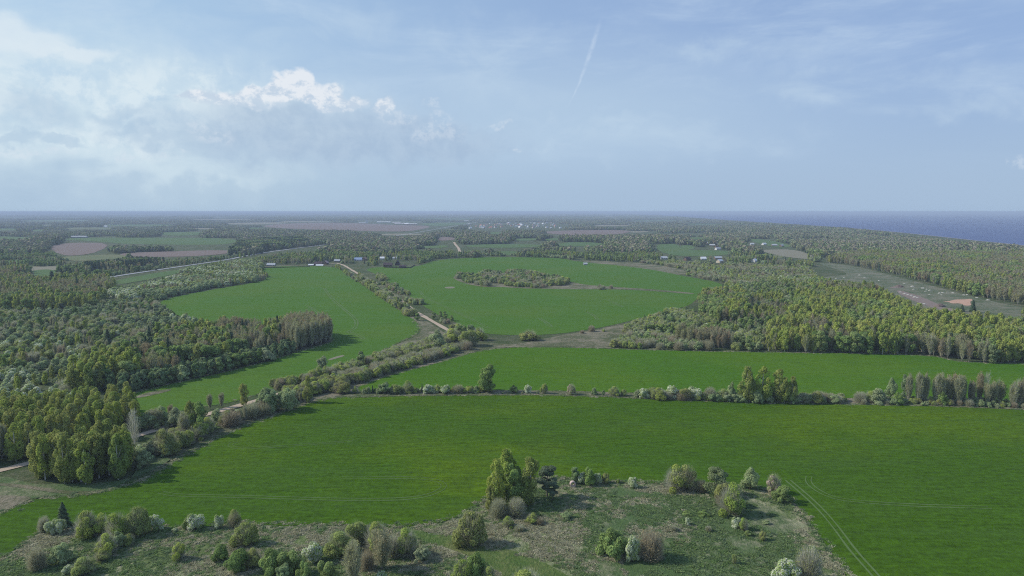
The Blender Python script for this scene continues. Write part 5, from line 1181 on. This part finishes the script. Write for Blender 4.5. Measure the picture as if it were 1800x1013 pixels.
def tiles(d0, d1, sp, base, count, sxy, dens):
    X, Y = np.meshgrid(np.arange(-d1, d1, sp), np.arange(d0 * .5, d1, sp)); X, Y = X.ravel(), Y.ravel()
    X = X + RNG.uniform(-.4, .4, len(X)) * sp; Y = Y + RNG.uniform(-.4, .4, len(Y)) * sp; D = np.hypot(X, Y); m = (Y >= d0) & (Y < d1) & (np.abs(X) < Y * .95 + 200)
    X, Y = X[m], Y[m]; px, py, _ = P(X, Y, 0); ok = np.ones(len(X), bool)
    for f in FIELDS + [SEA, TOWN1, TOWN2]: ok &= ~inside(px, py, f)
    for q in DONE: ok &= ~inside(px, py, q)
    for hh_, dx_ in ((15, 0), (9, 0), (4, 0), (9, sxy * 14), (9, -sxy * 14), (15, sxy * 14), (15, -sxy * 14)):
        tx_, ty_, _ = P(X + dx_, Y, hh_)
        for f in [q for _, q, _ in FARF] + [VIS, SEA, TOWN1, TOWN2] + TOPC: ok &= ~inside(tx_, ty_, f)
    for e in ((1, 0), (-1, 0), (0, -1)):                             # keep clear of field edges nearest the eye
        qx, qy, _ = P(X + e[0] * sp * .4, Y + e[1] * sp * .5, 0)
        for f in FIELDS + [SEA]: ok &= ~inside(qx, qy, f)
    ok &= far_from_roads(X, Y) & (vnoise(X, Y, 260, 31) * .5 + vnoise(X, Y, 900, 32) * .35 + RNG.uniform(0, .15, len(X)) < dens)
    for hx, hy in BUILT: ok &= (X - hx) ** 2 + (Y - hy) ** 2 > 22 ** 2
    X, Y = X[ok], Y[ok]; n = len(X); WX.append(X); WY.append(Y); WS.append(np.full(n, sxy) * RNG.uniform(.85, 1.2, n)); WZ.append((.55 + .8 * vnoise(X, Y, 320, 35)) * RNG.uniform(.85, 1.1, n)); WI.append(base + RNG.integers(0, count, n))
TOWN1 = [(818, 401), (845, 393), (880, 394), (885, 401), (850, 405)]; TOWN2 = [(888, 399), (905, 391.5), (960, 391), (1010, 396), (985, 402), (920, 404)]
tiles(1480, 2600, 19, 0, 4, 1.0, .66); tiles(2600, 4500, 44, 4, 3, 1.0, .62); tiles(4500, 9000, 70, 4, 3, 1.35, .64); tiles(9000, 16000, 140, 7, 2, 1.2, .85); tiles(16000, 30000, 300, 7, 2, 2.6, .95)
WX, WY, WS, WZ, WI = map(np.concatenate, (WX, WY, WS, WZ, WI)); print('tiles', len(WX))
scatter('distant_woodland', TA + TB + TC, WX, WY, np.zeros(len(WX)), WS, WZ, RNG.uniform(0, 6.28, len(WX)), WI)

# --- dry tufts of last year's grass on the rough land in front
M['tuft_straw'] = leaf_mat('tuft_straw', [(.40, .38, .24), (.50, .48, .33), (.32, .33, .19)], .45, .8, 1.0); M['tuft_green'] = leaf_mat('tuft_green', [(.075, .115, .04), (.10, .135, .055), (.075, .105, .055)], .5, .8, 2.4)
def tuft(seed, m):
    rng = np.random.default_rng(seed); n = 46; a = rng.uniform(0, 6.28, n); r = rng.uniform(.05, .95, n); b = np.stack([np.cos(a) * r, np.sin(a) * r, np.zeros(n)], 1)
    t = b + np.stack([rng.normal(0, .35, n) + .2, rng.normal(0, .3, n), rng.uniform(.08, .40, n) * (1.1 - r * .5)], 1); s = unit(np.cross(t - b, rng.normal(size=(n, 3)))) * .13
    V = np.stack([b - s, b + s, t + s * .5, t - s * .5], 1).reshape(-1, 3); return qmesh('tuft', V, np.arange(n * 4).reshape(n, 4), None, rng.uniform(0, 1, n), None, [m])
TF = [tuft(i, M['tuft_straw']) for i in range(4)] + [tuft(9 + i, M['tuft_green']) for i in range(3)]
X = RNG.uniform(-170, 190, 60000); Y = RNG.uniform(165, 320, 60000); px, py, _ = P(X, Y, 0)
RGH = [(-60, 1060), (0, 988), (30, 968), (60, 944), (85, 933), (110, 926), (150, 938), (300, 934), (360, 927), (540, 927), (640, 930), (700, 929), (770, 923), (805, 915), (838, 900), (857, 884), (888, 860), (930, 847), (1000, 847), (1100, 853), (1290, 858), (1376, 873), (1397, 893), (1415, 924), (1445, 962), (1485, 1016), (1520, 1075)]
m = inside(px, py, RGH) & ~inside(px, py, [(690, 928), (740, 932), (800, 947), (870, 970), (960, 987), (1010, 1012), (1080, 1080), (940, 1080), (880, 1010), (800, 970), (740, 948)])
m &= vnoise(X, Y, 14, 60) * .6 + vnoise(X, Y, 4, 61) * .4 > .30
X, Y = X[m], Y[m]; gsel = (vnoise(X, Y, 22, 62) + vnoise(X, Y, 7, 63) * .6 + RNG.uniform(-.2, .2, len(X)) + np.where(inside(px[m], py[m], [(1045, 858), (1350, 885), (1440, 1060), (1000, 1060), (1030, 900)]), .45, .05)) > .92
EX, EY, EG = [], [], []
for poly, dn in ((F4, 1.6), (F3, .9), (F1, .7)):
    q = chaikin(poly, 2); q = q[(q[:, 0] > -150) & (q[:, 0] < 1950) & (q[:, 1] > 560) & (q[:, 1] < 1100)]
    q = q[~((q[:, 0] > 1545) & (q[:, 1] > 745)) & ~((q[:, 0] > 1300) & (q[:, 1] < 600))]; w = densify(np.stack(G(q[:, 0], q[:, 1]), 1), 1.0, False); pw = P(w[:, 0], w[:, 1], 0); w = w[~((pw[0] > 1545) & (pw[1] > 735))]; w = w[np.abs(np.gradient(w, axis=0)).sum(1) < 3]
    w = np.repeat(w, max(1, int(dn * 2)), 0) + RNG.normal(size=(len(w) * max(1, int(dn * 2)), 2)) * np.array([1.1, 1.1]); EX.append(w[:, 0]); EY.append(w[:, 1])
EX, EY = np.concatenate(EX), np.concatenate(EY); X, Y = np.concatenate([X, EX]), np.concatenate([Y, EY]); gsel = np.concatenate([gsel, RNG.uniform(0, 1, len(EX)) < .55])
s = RNG.uniform(.5, 1.15, len(X)); print('tufts', len(X))
scatter('dry_grass', TF, X, Y, np.full(len(X), .05), s, s * RNG.uniform(.6, 1.3, len(X)), RNG.uniform(0, 6.28, len(X)), np.where(gsel, 4 + RNG.integers(0, 3, len(X)), RNG.integers(0, 4, len(X))))

# ------------------------------------------------------------------ haze over the whole plain
HZ = bpy.data.materials.new('haze'); HZ.use_nodes = True; HZ.node_tree.nodes.clear(); N = NT(HZ.node_tree)
pv = N.node('ShaderNodeVolumePrincipled'); pv.inputs['Color'].default_value = (.64, .76, .95, 1); pv.inputs['Density'].default_value = .00010; pv.inputs['Anisotropy'].default_value = .0
on = N.node('ShaderNodeOutputMaterial'); N.l.new(pv.outputs[0], on.inputs['Volume'])
x0, x1, y0, y1, z0, z1 = -61000, 61000, -3100, 63000, -2.0, 103.0
V = [(a, b, c) for c in (z0, z1) for b in (y0, y1) for a in (x0, x1)]
tag(link('haze', mesh('haze', V, [[0, 2, 3, 1], [4, 5, 7, 6], [0, 1, 5, 4], [2, 6, 7, 3], [0, 4, 6, 2], [1, 3, 7, 5]], HZ)), kind='stuff')
